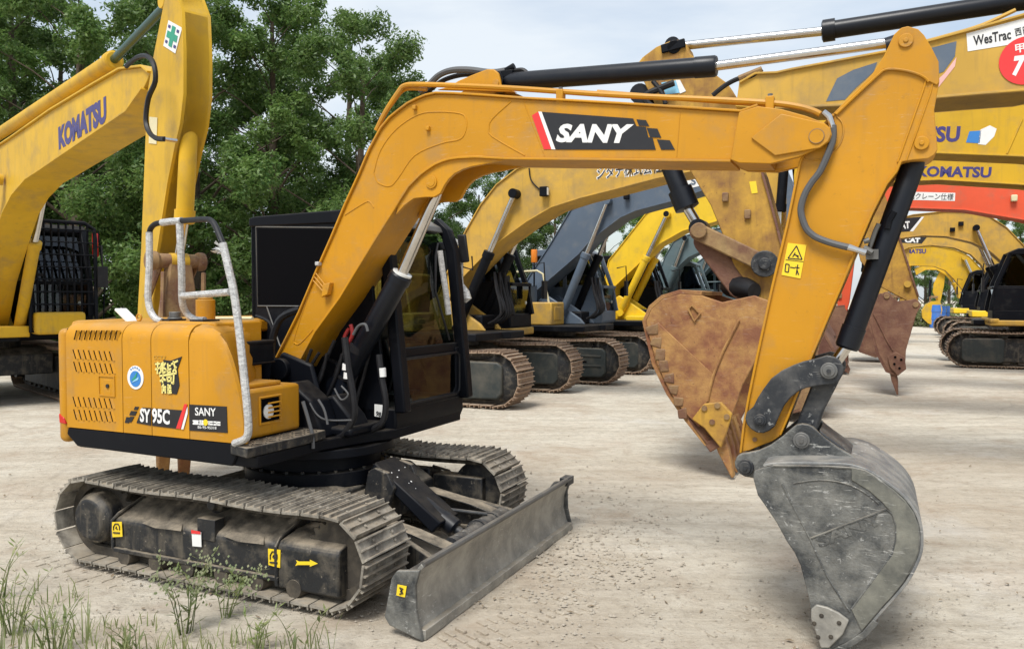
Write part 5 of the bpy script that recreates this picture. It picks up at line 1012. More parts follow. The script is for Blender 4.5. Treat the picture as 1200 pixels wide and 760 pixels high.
# ---- far left machine that faces the camera
KO = Frame(-9.15, 13.75, -46)
r = machine(KO, 'yellow excavator at the left edge with barred cab and upright arm')
undercarriage(r); house20(r, 'yellow', -1, 1.45, 'black', 'black', guard=True, zt=2.98)
g = G(); g.box(1.0, 1.55, -.6, .42, 1.12, 1.3); g.build('front_deck', M['yellow'], r, .02)
g = G(); g.box(1.35, 1.75, .46, 1.2, 1.16, 1.52); g.build('step_box', M['yellow'], r, .05)
g = G(); g.cyl((1.40, 1.46, 2.45), (1.40, 1.46, 2.85), .05, 12); g.build('red_cab_lamp', M['redlens'], r, .01)
g = G(); g.tube([(1.45, 1.55, 1.2), (1.45, 1.58, 2.0), (1.42, 1.50, 2.9)], .014, 6); g.build('aerial_rail', M['black'], r)
yk = -.20
def kp(l): return KO.P(l, yk)
top = kp([(-60, 330), (-38, 250), (-15, 190), (0, 171), (16, 160.5), (60, 130), (110.5, 100), (142, 82), (168, 79), (176, 86)])
bot = kp([(-30, 400), (-18, 330), (-6, 285), (5, 248), (16, 227), (31.6, 209), (47, 199), (100, 163), (150, 129), (168.5, 103)])
bo = boom20(r, -1, top, bot, 'yellow', w=.20)
text_on('boom_lettering', 'KOMATSU', bo, M['navyp'], -.202, KO.Y(69, 176, -.202), KO.Y(125, 143, -.202), .27, bold=.06)
mt = kp([(0, 190), (20, 170), (30, 200)])
for k in range(2): pass
sa = kp([(195, -14), (180, 62), (172, 110), (168.5, 200), (165, 290), (160.5, 372), (178, 380), (181, 335), (185, 300), (191, 260), (198, 215), (206, 175), (213, 145), (217, 110), (217, 60), (215, 12), (206, -14)])
g = G(); g.prism(sa, -.20, .02); arm = g.build('arm', M['yellow'], r, .012)
g = G(); g.ribbon(sa[8:], -.215, .035, .02); g.build('arm_front_plate', M['yellow'], arm)
sg_ = KO.P([(198, 24), (214, 33), (206, 63), (192, 54)], -.20); ws = plate('green_cross_sign', arm, M['white'], sg_, -.202)
cs = [(sum(p[0] for p in sg_)/4), (sum(p[1] for p in sg_)/4)]; ex = (Vector(sg_[1])-Vector(sg_[0]))*.5; ey = (Vector(sg_[3])-Vector(sg_[0]))*.5
def cr_(a, b): q = Vector(cs)+ex*a+ey*b; return (q.x, q.y)
plate('green_cross', ws, M['greenp'], [cr_(*p) for p in ((-.25,-.8),(.25,-.8),(.25,-.28),(.75,-.28),(.75,.22),(.25,.22),(.25,.75),(-.25,.75),(-.25,.22),(-.75,.22),(-.75,-.28),(-.25,-.28))], -.206, .002)
for i_, (a, b) in enumerate(((-.62, -.62), (.62, -.62), (-.62, .55), (.62, .55))): plate('sign_print', ws, M['navyp'], [cr_(a-.16, b-.10), cr_(a+.16, b-.10), cr_(a+.16, b+.12), cr_(a-.16, b+.12)], -.206, .002)
plate('arm_label', arm, M['cream'], KO.P([(176, 137), (185, 138), (184, 169), (175, 168)], -.20), -.203)
K3 = lambda u, v, y: (KO.Y(u, v, y)[0], y, KO.Y(u, v, y)[1])
def kray(u, v, y): return K3(u, v, y)
ram(r, 'arm_ram', KO_A := kray(-30, 176, .0), kray(134, 70, 0), kray(200, 2, 0), .085, .045, M['yellow'], M['darkgreen'])
# bucket ram hanging in front of the arm
tpt = Vector(kray(222, 145, -.1)); bpt = Vector(kray(216, 262, -.1)); ept = Vector(kray(209, 306, -.1))
ram(arm, 'bucket_ram', tpt, bpt, ept, .075, .04, M['yellow'])
c = sa[9]
g = G(); e = ept; g.cyl((e.x, -.36, e.z), (e.x, .12, e.z), .065, 16); g.cyl((e.x, -.38, e.z), (e.x, -.28, e.z), .085, 16); g.cyl((e.x, .06, e.z), (e.x, .14, e.z), .085, 16); g.bar((e.x, -.26, e.z), (e.x-.35, -.26, e.z-.35), .04, .11); g.bar((e.x, .06, e.z), (e.x-.35, .06, e.z-.35), .04, .11)
g.build('rocker_link', M['rustlink'], arm, .02)
px_ = sa[5][0]; 
b0 = Vector((sa[6][0], sa[6][1]-.1)); g = G(); zz_ = 1.25; xx_ = b0.x+.36; g.add([(e.x-.06, -.20, e.z), (e.x+.06, -.20, e.z), (e.x+.06, 0, e.z), (e.x-.06, 0, e.z), (xx_-.10, -.30, zz_), (xx_+.12, -.30, zz_), (xx_+.12, .10, zz_), (xx_-.10, .10, zz_)], [(0,1,2,3),(4,7,6,5),(0,4,5,1),(1,5,6,2),(2,6,7,3),(3,7,4,0)]); g.build('connecting_link', M['rustlink'], arm, .02)
for yy_ in (-.30, .06): g = G(); g.bar((e.x+.07, yy_+.04, e.z-.1), (xx_+.14, yy_, zz_), .03, .05); g.build('link_rib', M['rustlink'], arm, .006)
x, z = b0.x-.08, b0.y; pts = [(x-.12, z-.02), (x-.05, z+.08), (x+.30, z+.02), (x+.50, z-.15), (x+.60, z-.4), (x+.55, z-.65), (x+.4, z-.85), (x+.12, z-.98), (x-.06, z-.95), (x-.12, z-.7), (x-.2, z-.4)]
b = bucket20(r, pts, 0, .8, 'rustlink', shell=pts[1:9]); teeth(b, (x+.06, z-.92), (x+.02, .03), .36, 2, 'rust')
g = G(); g.tube(smoothpath([kray(*p, -.40) for p in ((148, 78), (160, 68), (172, 66), (180, 75), (182, 95), (174, 115), (171, 140), (175, 155), (183, 162), (193, 163))], 4), .022, 6); g.build('arm_hose', M['rubber'], bo); g = G(); g.tube([kray(193, 163, -.4), kray(207, 165, -.3)], .018, 6); g.build('hose_end', M['chrome'], bo)
A, B_k, C_ = Vector(K3(22, 388, .32)), Vector(K3(41, 283, .32)), Vector(K3(54, 215, .32))
for y_ in (-.32, .32): ram(r, 'boom_ram', (A.x, y_, A.z), (B_k.x, y_, B_k.z), (C_.x, y_, C_.z), .085, .05, M['yellow'])

# ---- right row, facing left.  Near side is local +y
def rp_(fr, l, y): return fr.P(l, y)
WF = Frame(9.1, 5.1, 155.5)
r = machine(WF, 'large tan excavator at the right with WesTrac sign and red number disc on its boom')
undercarriage(r); house20(r, 'tan', 1, 1.2, 'black', 'black'); w = .30
top = WF.P([(866, 96), (885, 85), (910, 84), (928, 80), (1040, 59), (1092, 46), (1144, 32), (1200, 16)], w)
ex_t = [(4.4, 4.26), (3.6, 4.38), (2.9, 4.36), (2.2, 4.1), (1.4, 3.3), (.5, 2.1), (.1, 1.75)]
ex_b = [(4.4, 3.60), (3.7, 3.70), (3.1, 3.62), (2.5, 3.30), (1.7, 2.55), (.8, 1.6), (.35, 1.40)]
bot = WF.P([(862, 125), (900, 128), (1000, 124), (1060, 119), (1096, 115.5), (1136, 112), (1200, 107)], w)
bo = boom20(r, 1, top+ex_t, bot+ex_b, 'tan', w=.29)
wy2 = .2915
def WP(l): return WF.P(l, wy2)
def wplate(n, m_, l, k=0): return plate(n, bo, M[m_], WP(l), wy2+k*.002, .002, 1)
wplate('dark_stripe', 'slate', [(968, 119), (981, 92), (1000, 82), (1028, 73), (1024, 84), (1002, 104), (990, 117)]); wplate('dark_stripe', 'slate', [(1085, 58), (1121, 48.5), (1119, 66), (1106, 84), (1090, 90)])
wplate('pink_stripe', 'pink', [(1121, 67), (1119, 78), (1097, 106), (1094, 98), (1107, 86)])
wplate('dealer_sign', 'white', [(1132.5, 39.5), (1205, 20.5), (1205, 49), (1134, 60.5)])
text_on('sign_lettering', 'WesTrac', bo, M['blackp'], wy2+.004, WF.Y(1141, 54, wy2), WF.Y(1185, 46, wy2), .085, side=1, bold=.02)
text_on('sign_lettering', '西日本', bo, M['blackp'], wy2+.004, WF.Y(1190, 43, wy2), WF.Y(1215, 37, wy2), .07, side=1, bold=.01)
c = WF.Y(1203, 71, wy2); dp = [(c[0]+.205*math.cos(R(k*10)), c[1]+.205*math.sin(R(k*10))) for k in range(36)]; plate('red_number_disc', bo, M['redp'], dp, wy2+.005, .002, 1)
text_on('disc_lettering', '7', bo, M['white'], wy2+.0075, WF.Y(1186, 90, wy2), WF.Y(1203, 88, wy2), .17, side=1, bold=.05, shear=.2); text_on('disc_lettering', '甲', bo, M['white'], wy2+.0075, WF.Y(1190, 63, wy2), WF.Y(1201, 61, wy2), .075, side=1, bold=.02)
def W3(u, v, y=0): q = WF.Y(u, v, y); return (q[0], y, q[1])
ram(r, 'arm_ram', W3(1245, -6), W3(963, 37), W3(790, 55), .085, .045, M['cylblack'], gland=1.25)
g = G(); g.tube(smoothpath([W3(*p, .2) for p in ((1080, 50), (1110, 42), (1150, 30), (1190, 12))], 4), .02, 6); g.tube([W3(1088, 47, .2), W3(1088, 58, .2)], .03, 6); g.build('boom_pipe', M['tan'], bo)
st = WF.P([(744, 76), (752, 66), (768, 54), (784, 47), (796, 45), (803, 50), (806, 60), (822, 75), (852, 97), (872, 130), (894, 201), (905, 240), (918, 290), (934, 360), (938, 378), (925, 384), (912, 372), (880, 345), (862, 318), (850, 284), (832, 240), (808, 200), (776, 140)], .2)
g = G(); g.prism(st, -.17, .17); arm = g.build('arm', M['tanold'], r, .01)
g = G(); g.ribbon(st[10:15], -.2, .2, .02); g.build('arm_plate', M['rustdark'], arm)
plate('small_warning_sign', arm, M['yelp'], WF.P([(878, 213), (886, 212), (888, 226), (881, 227)], .17), .172, .002, 1)
plate('blue_white_sticker', arm, M['skyp'], WF.P([(775, 97), (795, 94), (803, 108), (780, 111)], .17), .172, .002, 1); plate('white_sticker', arm, M['white'], WF.P([(792, 94), (797, 94), (804, 107), (797, 110)], .17), .175, .002, 1)
for px in ((850, 231), (876, 251)): q = WF.Y(*px, .19); g = G(); g.box(q[0]-.03, q[0]+.03, .17, .21, q[1]-.045, q[1]+.045); g.build('arm_boss', M['rustlink'], arm, .008)
g = G(); g.cyl(W3(790, 55, -.2), W3(790, 55, .2), .07, 16); g.bar(W3(775, 58, .19), W3(803, 50, .19), .03, .09); g.build('ram_pin', M['black'], arm, .01)
g = G(); g.tube(smoothpath([W3(*p, .25) for p in ((790, 97), (775, 103), (757, 112), (762, 124), (780, 128))], 4), .035, 8); g.build('arm_hose', M['rubber'], arm); g = G(); g.tube(smoothpath([W3(*p, .28) for p in ((835, 112), (850, 100), (866, 92), (880, 90), (893, 81))], 4), .025, 8); g.build('arm_hose', M['rubber'], arm); g = G(); g.tube(smoothpath([W3(*p, .26) for p in ((765, 95), (775, 108), (780, 122))], 4), .025, 8); g.build('arm_hose', M['rubber'], arm)
g = G(); g.tube([W3(866, 92, .28), W3(893, 81, .28)], .03, 8); g.build('hose_fitting', M['rustlink'], arm)
ram(arm, 'bucket_ram', W3(752, 112), W3(806, 245), W3(820, 268), .10, .055, M['cylblack'], gland=1.28, gl=.22)
def linkbar(nm, a, b, wd, th, mat, ys, par): 
    g = G(); A, B = Vector(WF.Y(*a, .2)), Vector(WF.Y(*b, .2)); d = (B-A).normalized(); n_ = Vector((-d.y, d.x)); pts = []
    for k in range(7): an = math.pi/2+math.pi*k/6; pts.append(tuple(A+(d*math.cos(an)+n_*math.sin(an))*wd))
    for k in range(7): an = -math.pi/2+math.pi*k/6; pts.append(tuple(B+(d*math.cos(an)+n_*math.sin(an))*wd))
    g.prism(pts, ys-th/2, ys+th/2); return g.build(nm, M[mat], par, .015)
for y_ in (-.24, .24): linkbar('rocker_link', (819, 272), (896, 309), .085, .07, 'rustlink', y_, arm)
g = G(); g.cyl(W3(896, 309, -.3), W3(896, 309, .3), .13, 20); g.cyl(W3(896, 309, -.33), W3(896, 309, .33), .06, 16); g.build('rocker_pin', M['link'], arm, .01)
g = G(); g.cyl(W3(819, 270, -.33), W3(819, 270, .33), .08, 16); g.build('link_pin', M['rustlink'], arm, .01)
linkbar('connecting_link', (824, 282), (866, 338), .11, .34, 'rustdark', 0, arm)
g = G(); g.tube([W3(857, 334, -.1), W3(868, 336, .1), W3(884, 341, .25)], [.12, .13, .08], 14); g.build('rubber_stop', M['rubber'], arm)
bw = 1.15
bp2 = [(757, 376), (764, 361), (777, 350), (797, 344), (822, 346), (846, 354), (884, 346), (900, 352), (930, 372), (915, 392), (893, 404), (884, 425), (870, 451), (862, 475), (856, 492), (846, 512), (828, 518), (806, 490), (785, 460), (768, 425)]
BP = WF.P(bp2, bw/2)
bk2 = bucket20(r, BP, 0, bw, 'rust', near=1, shell=(BP[15:]+BP[:5])[::-1])
g = G(); g.prism(WF.P([(800, 480), (785, 458), (770, 425), (759, 385), (772, 378), (838, 440), (829, 470), (820, 500)], bw/2), bw/2, bw/2+.02); g.build('wear_plate', M['rust'], bk2, .006)
for k in range(8):
    u, v = 772-0+k*5.2, 380+k*14; 
    q = WF.Y(764+k*5.0, 386+k*14, bw/2); g = G(); rj = lambda: random.uniform(-.018, .018); g.prism([(q[0]-.055+rj(), q[1]-.055+rj()), (q[0]+.045+rj(), q[1]-.05+rj()), (q[0]+.05+rj(), q[1]+.04+rj()), (q[0]-.05+rj(), q[1]+.05+rj())], bw/2+.0, bw/2+.03)
    g.build('wear_block', M['rustlink'], bk2, .012)
g = G(); g.tube([(a, bw/2+.012, b) for a, b in WF.P([(829, 470), (835, 442), (848, 410), (866, 375)], bw/2)], .014, 6); g.build('weld_bead', M['rust'], bk2)
g = G(); q = WF.P([(806, 362), (812, 356), (822, 367), (814, 377)], bw/2); g.ribbon(q, bw/2, bw/2+.025, .02, True); g.build('patch_frame', M['rust'], bk2)
g = G(); g.prism(WF.P([(812, 490), (826, 472), (846, 470), (859, 484), (852, 508), (846, 524), (826, 500)], bw/2), bw/2+.0, bw/2+.06); sc2 = g.build('side_cutter', M['tanold'], bk2, .012)
for px in ((827, 477), (842, 474), (836, 493), (853, 487)): q = WF.Y(*px, bw/2); g = G(); g.cy(q[0], q[1], bw/2+.05, bw/2+.075, .028, 8); g.build('bolt', M['rustlink'], sc2)
teeth(bk2, WF.Y(838, 503, bw/2), (WF.Y(858, 551, bw/2)[0], .02), bw, 5, 'rust', .06)
g = G(); g.prism(WF.P([(804, 490), (816, 482), (846, 522), (832, 530)], bw/2), -bw/2, bw/2); g.build('bucket_lip', M['rustdark'], bk2, .01)

# boom-only strips of the others, all with their own body outside the frame
def right_machine(o, label, col, top_px, bot_px, ext=True, w=.29, joined=True, house=None, arm_t=None, tipx=None, cabz=2.95):
    fr = Frame(*o, 155.5); r = machine(fr, label); undercarriage(r, joined=joined); house20(r, col, 1, 1.15, 'black', 'black', zt=cabz, tool_x=(-.4, .1), tool_h=1.5); front_hoses(r, .9)
    top = fr.P(top_px, w); bot = fr.P(bot_px, w)
    if ext: top += [q for q in [(2.2, 4.1), (1.4, 3.3), (.5, 2.1), (.1, 1.75)] if q[0] < top[-1][0]-.25]; bot += [q for q in [(2.3, 3.15), (1.7, 2.55), (.8, 1.6), (.35, 1.40)] if q[0] < bot[-1][0]-.25]
    return fr, r, boom20(r, 1, top, bot, col, w=w)
fr, r, bo = right_machine((10.3, 9.0), 'yellow excavator with SU lettering and blue white sticker on its boom under the WesTrac one', 'yellow',
    [(960, 150), (980, 140), (1040, 118), (1100, 112), (1200, 104), (1260, 104)], [(962, 180), (1000, 182), (1100, 180), (1200, 184), (1270, 190)])
pl_y = .2915
text_on('boom_lettering', 'KOMATSU', bo, M['navyp'], pl_y, fr.Y(1015, 167, pl_y), fr.Y(1124, 166.5, pl_y), .21, side=1, bold=.04)
st_ = plate('blue_sticker', bo, M['bluep'], fr.P([(1136, 154), (1150, 153), (1148, 168), (1132, 167)], pl_y), pl_y, .002, 1)
plate('white_sticker', bo, M['white'], fr.P([(1149, 152), (1160, 147), (1168, 151), (1165, 160), (1155, 170), (1146, 169)], pl_y), pl_y, .002, 1)
q = fr.P([(1180, 180), (1198, 140)], pl_y); g = G(); g.tube([(a, pl_y, b) for a, b in q], .012, 6); g.build('weld_bead', M['yellow'], bo)
tip = fr.Y(962, 165, 0)
default_arm(r, (tip[0]+.05, tip[1]), 'yellow', reach=.1, near=1, bmat='rustlink')
fr, r, bo = right_machine((11.5, 12.8), 'yellow excavator with OMATSU lettering above the orange red boom', 'yellow',
    [(1000, 190), (1040, 178), (1100, 172), (1200, 168), (1240, 170)], [(1000, 218), (1040, 214), (1100, 211), (1200, 217), (1240, 224)])
text_on('boom_lettering', 'KOMATSU', bo, M['navyp'], pl_y, fr.Y(1074, 207, pl_y), fr.Y(1161, 208.5, pl_y), .19, side=1, bold=.04)
BF = fr
g = G(); g.prism(fr.P([(990, 150), (1010, 160), (1025, 195), (1053, 272), (1077, 346), (1074, 362), (1062, 352), (1030, 335), (1008, 305), (996, 250), (980, 190)], .2), -.17, .17); arm = g.build('arm', M['tanold'], r, .012)
g = G(); g.ribbon(fr.P([(1053, 272), (1077, 346)], .2), -.2, .2, .03); g.build('arm_plate', M['rustdark'], arm)
g = G(); g.cyl(*[(q[0], y, q[1]) for q, y in ((fr.Y(1063, 333, 0), -.3), (fr.Y(1063, 333, 0), .25))], .06, 14); g.build('rocker_pin', M['tan'], arm)
bw = 1.15
bp3 = [(1018, 372), (1022, 352), (1032, 346), (1044, 346), (1052, 353), (1062, 352), (1073, 350), (1080, 357), (1074, 368), (1061.7, 410), (1061, 424), (1052, 438), (1040, 434), (1030, 415)]
BP = fr.P(bp3, bw/2); b = bucket20(r, BP, 0, bw, 'rustdark', near=1, shell=(BP[11:]+BP[:4])[::-1]); teeth(b, fr.Y(1046, 432, bw/2), (fr.Y(1052, 456, bw/2)[0], .02), bw, 4, 'rustdark', .06)
for px in ((1039, 347), (1073, 357)): q = fr.Y(*px, bw/2); g = G(); g.cy(q[0], q[1], -.35, .35, .085, 16); g.cy(q[0], q[1], -bw/2+.2, bw/2+.02, .05, 16); g.build('bucket_pin', M['rustlink'], b, .008)
g = G(); g.prism(fr.P([(1040, 418), (1050, 412), (1060, 418), (1062, 432), (1052, 440), (1043, 430)], bw/2), bw/2, bw/2+.04); sc3 = g.build('side_cutter', M['rustdark'], b, .01)
for px in ((1049, 418), (1056, 421), (1048, 426), (1054, 431)): q = fr.Y(*px, bw/2); g = G(); g.cy(q[0], q[1], bw/2+.04, bw/2+.05, .022, 8); g.build('bolt', M['dark'], sc3)
g = G(); g.tube([(a, bw/2+.008, c_) for a, c_ in fr.P([(1024, 368), (1040, 400), (1046, 410)], bw/2)], .014, 6); g.build('weld_bead', M['rustdark'], b)
fr, r, bo = right_machine((13.5, 16.2), 'orange red excavator with white crane specification plate on its boom', 'red',
    [(990, 215), (1020, 206), (1070, 203), (1130, 202), (1200, 206), (1240, 212)], [(992, 246), (1030, 244), (1070, 244), (1130, 246), (1200, 258), (1240, 270)])
plate('white_plate', bo, M['white'], fr.P([(1058, 224.5), (1119.5, 226), (1119, 235.5), (1058, 234)], pl_y), pl_y, .002, 1)
text_on('plate_lettering', '移動式クレーン仕様', bo, M['blackp'], pl_y+.004, fr.Y(1050, 233, pl_y), fr.Y(1117, 234.6, pl_y), .145, side=1, bold=.004)
q = fr.Y(1188, 232, .3); g = G(); g.box(q[0]-.06, q[0]+.06, .29, .40, q[1]-.08, q[1]+.06); g.build('boom_lamp', M['cream'], bo, .02)
tip = fr.Y(995, 228, 0); default_arm(r, tip, 'red', reach=.1, near=1)
fr, r, bo = right_machine((13.55, 20.7), 'nearest tan excavator of the right row with black rams and CAT boom lettering', 'tan',
    [(1030, 270), (1048, 257), (1070, 251), (1110, 247), (1140, 248), (1160, 253), (1180, 266), (1200, 287), (1216, 312), (1228, 345)],
    [(1032, 284), (1050, 280), (1080, 276), (1110, 277), (1140, 284), (1160, 294), (1178, 310), (1195, 335), (1206, 358), (1212, 375)][::1], ext=False, joined=False)
pn = fr.Y(1144, 267, .43); ft = fr.Y(1182, 352, .43); boomrams(r, pn, ft, 'black', .085, .047, .48)
plate('black_band', bo, M['blackp'], fr.P([(1040, 257), (1080, 254), (1067, 271), (1040, 273)], pl_y), pl_y, .002, 1); plate('white_chevron', bo, M['white'], fr.P([(1080, 254), (1083, 254), (1070, 271), (1066, 271)], pl_y), pl_y+.0005, .003, 1)
text_on('boom_lettering', 'CAT', bo, M['white'], pl_y+.004, fr.Y(1050, 269, pl_y), fr.Y(1066.5, 267.5, pl_y), .20, side=1, bold=.04)
for px in ((1116, 269), (1126, 262)): q = fr.Y(*px, .3); g = G(); g.box(q[0]-.06, q[0]+.06, .29, .38, q[1]-.06, q[1]+.05); g.build('boom_lamp', M['black'], bo, .01)
g = G(); g.box(1.0, 1.2, -.5, 1.43, 1.08, 1.24); g.box(-.6, 1.2, .38, 1.43, 1.06, 1.2); g.build('cab_sill', M['tan'], r, .03)
tip = fr.Y(1034, 276, 0); default_arm(r, tip, 'tan', reach=.0, near=1)
fr, r, bo = right_machine((18.2, 29.2), 'second tan excavator of the right row with lower CAT lettering on its boom', 'tan',
    [(1050, 285), (1062, 275), (1090, 271), (1120, 274), (1145, 280), (1160, 290), (1172, 306), (1182, 330)], [(1052, 296), (1065, 290), (1090, 287), (1118, 290), (1138, 298), (1150, 310), (1160, 328), (1166, 345)], ext=False)
pn = fr.Y(1153, 294, .43); ft = fr.Y(1176, 345, .43); boomrams(r, pn, ft, 'black', .085, .05, .45)
plate('black_band', bo, M['blackp'], fr.P([(1056, 276), (1087, 277), (1080, 285.5), (1056, 284.5)], pl_y), pl_y, .002, 1); text_on('boom_lettering', 'CAT', bo, M['white'], pl_y+.004, fr.Y(1060, 284, pl_y), fr.Y(1078, 284.5, pl_y), .19, side=1, bold=.06)
g = G(); g.box(.9, 1.4, -.5, 1.43, 1.08, 1.30); g.build('front_deck', M['bright'], r, .03)
tip = fr.Y(1056, 290, 0); default_arm(r, tip, 'tan', reach=-.1, near=1, bmat='tan')
fr, r, bo = right_machine((21.4, 36), 'bright yellow excavator third in the right row with dark lettering on the boom', 'yellow',
    [(1055, 298), (1070, 289), (1095, 288), (1118, 292), (1136, 300), (1150, 315), (1160, 335)], [(1057, 313), (1070, 311), (1095, 312), (1108, 317), (1118, 327), (1127, 338), (1133, 348)], ext=False)
pn = fr.Y(1130, 302, .43); ft = fr.Y(1150, 345, .43); boomrams(r, pn, ft, 'yellow', .11, .06, .45)
text_on('boom_lettering', 'KOMATSU', bo, M['navyp'], pl_y+.004, fr.Y(1052, 297, pl_y), fr.Y(1085, 297, pl_y), .22, side=1, bold=.04)
g = G(); g.box(.9, 1.5, -.5, 1.43, 1.08, 1.30); g.build('front_deck', M['bright'], r, .03)
tip = fr.Y(1060, 305, 0); default_arm(r, tip, 'yellow', reach=-.1, near=1, bmat='tan')
fr, r, bo = right_machine((29.8, 45), 'farthest yellow excavator of the right row with a yellow bucket near the bushes', 'yellow',
    [(1072, 315), (1085, 308), (1100, 308), (1115, 314), (1128, 324), (1140, 338)], [(1074, 322), (1085, 316), (1098, 316), (1108, 322), (1118, 333), (1126, 345)], ext=False)
pn = fr.Y(1112, 314, .43); ft = fr.Y(1126, 347, .43); boomrams(r, pn, ft, 'yellow', .13, .07, .5)
tip = fr.Y(1100, 318, 0); default_arm(r, (tip[0], 2.6), 'yellow', reach=.0, near=1, bmat='yellow', w=.10, bw=.9)

# ================================================================ TREES, HEDGE, WEEDS
def leafmesh(name, clusters, n, size, mat, seed, squash=.8, flat_=.6):
    rg = np.random.default_rng(seed); C_ = np.array([c[:3] for c in clusters]); Rr = np.array([c[3] for c in clusters]); wgt = Rr**2; idx = rg.choice(len(C_), n, p=wgt/wgt.sum())
    d = rg.normal(size=(n, 3)); d /= np.linalg.norm(d, axis=1)[:, None]; rad = Rr[idx]*(rg.random(n)**.45)
    lump = 1+.25*np.sin(d[:, 0]*7+idx)*np.cos(d[:, 2]*6+idx*2)
    p = C_[idx]+d*(rad*lump)[:, None]*np.array([1, 1, squash])
    nrm = d*.6+rg.normal(size=(n, 3))*.7+np.array([0, 0, .7]); nrm /= np.linalg.norm(nrm, axis=1)[:, None]
    t = np.cross(nrm, rg.normal(size=(n, 3))); t /= np.linalg.norm(t, axis=1)[:, None]; b = np.cross(nrm, t); s = size*(.6+.8*rg.random(n))[:, None]
    v = np.stack([p-t*s, p+b*s*.42-nrm*s*.1, p+t*s, p-b*s*.42-nrm*s*.1], 1).reshape(-1, 3)
    me = bpy.data.meshes.new(name); me.vertices.add(4*n); me.vertices.foreach_set('co', v.ravel().astype(np.float32)); me.loops.add(4*n); me.loops.foreach_set('vertex_index', np.arange(4*n, dtype=np.int32))
    me.polygons.add(n); me.polygons.foreach_set('loop_start', np.arange(0, 4*n, 4, dtype=np.int32)); me.update(calc_edges=True); me.validate(); me.materials.append(mat); return me
def tree_variant(seed, H_, spread, base, n, size):
    random.seed(seed); cl = []; g = G(); lean = random.uniform(-.4, .4)
    tr = [(0, 0, -.1), (lean*.3, 0, H_*.25), (lean*.6, lean*.3, H_*.55), (lean, lean*.4, H_*.86)]; g.tube(smoothpath(tr, 4), [.24-.19*i/12 for i in range(13)], 9)
    nb = 34
    for i in range(nb):
        h = base+(H_-base)*(i+random.random())/nb; k = (h-base)/(H_-base); w = spread*(math.sin(math.pi*(.18+.78*k))**.75)*(.55+.55*random.random()); a = i*2.4+random.uniform(-.5, .5)
        c = (math.cos(a)*w+lean*k, math.sin(a)*w, h); r = random.uniform(.38, .85)*(1.15-.4*k); cl.append((*c, r))
        h0 = max(.8, h-w*.55-.3); p0 = (lean*h0/H_, 0, h0); g.tube([p0, ((p0[0]+c[0])*.5, c[1]*.45, (h0+c[2])*.5+.1), c], [.07*(1.2-k), .045*(1.2-k), .012], 5)
        for j in range(2): cl.append((c[0]+random.uniform(-.8, .8), c[1]+random.uniform(-.8, .8), c[2]+random.uniform(-.6, .6), random.uniform(.2, .5)))
    return g.mesh('trunk', M['bark'], 1.2), leafmesh('crown', cl, n, size, M['leaf'], seed)
TV = [tree_variant(s, 11.5, 2.6, 1.3, 50000, .064) for s in (21, 34)]+[tree_variant(55, 10.5, 3.0, 1.0, 50000, .064)]
def tree(v, x, y, s, rz, label, sz=1, group='trees growing behind the parked excavators'):
    t = bpy.data.objects.new('tree', None); COL.objects.link(t); t.location = (x, y, 0); t.rotation_euler = (0, 0, rz); t.scale = (s, s, s*sz); tag(t, label, 'tree', group)
    link('trunk', TV[v][0], t); link('crown', TV[v][1], t); return t
def at(u, d): return ((u-600)/FP*d, d)
spec = [(-70, 21, 1.0), (20, 23, 1.02), (85, 21, .98), (235, 22, 1.0), (322, 22.5, .95), (415, 22.5, .90), (455, 27, .80), (505, 31, .80), (555, 33, .66), (600, 35, .66), (650, 34, .62), (705, 36, .6), (760, 38, .6), (830, 42, .6)]
names = ['at the far left edge of the row', 'behind the left boom lettering', 'behind the barred cab', 'between the upright arm and the handrail', 'left of the black cab roof above the handrail', 'above the black cab with its top against the sky', 'just left of the raised boom bend', 'small under the bend of the amber boom', 'seen through the gap under the amber boom', 'behind the tan boom rams', 'between the tan and slate booms', 'between slate and yellow booms', 'hidden low behind the bright yellow boom', 'behind the big rusty bucket']
for i, ((u, d, s), nm) in enumerate(zip(spec, names)): x, y = at(u, d); tree(i % 3, x, y, s, i*1.9, 'leafy green tree '+nm, group='trees behind the left row')
spec2 = [(-10, 27, 1.15), (62, 29, 1.15), (215, 29, 1.05), (330, 29, .98), (405, 29, 1.12)]
nm2 = ['far back at the left edge', 'back tree above the boom lettering', 'back tree right of the upright arm', 'back tree whose crown reaches over the boom ram', 'back tree with thin top left of the open sky']
for i, ((u, d, s), nm) in enumerate(zip(spec2, nm2)): x, y = at(u, d); tree((i+1) % 3, x, y, s, i*2.3+1, 'tall leafy '+nm if nm.startswith('back') else 'tall leafy tree '+nm, group='trees behind the left row')
for i, (u, d, s, nm) in enumerate([(1085, 62, .62, 'dark bushy tree beyond the yard above the blue barrel'), (1112, 60, .60, 'dark bushy tree beyond the yard behind the yellow bucket'), (1190, 64, .85, 'bushy tree at the right edge above the tan boom'), (1215, 60, .9, 'bushy tree cut by the right edge'), (1150, 66, .62, 'bushy tree behind the right row rams'), (1050, 64, .6, 'bushy tree behind the far arms')]):
    x, y = at(u, d); tree(i % 3, x, y, s, i*1.3, nm, group='trees beyond the yard')
hb = leafmesh('undergrowth', [(x, 27+noise.noise(Vector((x*.3, 0, 0)))*2, random.uniform(.3, 2.4), random.uniform(.7, 1.3)) for x in np.arange(-20, -2, .35)]+[(x, 36+(x)*.25, random.uniform(.3, 1.3), random.uniform(.8, 1.4)) for x in np.arange(-2, 18, .9)], 42000, .14, M['leaf'], 3)
tag(link('undergrowth', hb), 'dense green undergrowth along the foot of the trees', 'undergrowth', kind='stuff')
fg = leafmesh('far_verge', [(x, 50+random.uniform(-1, 2), random.uniform(.1, .9), random.uniform(.5, 1.0)) for x in np.arange(14, 46, .45)], 20000, .13, M['weed'], 8)
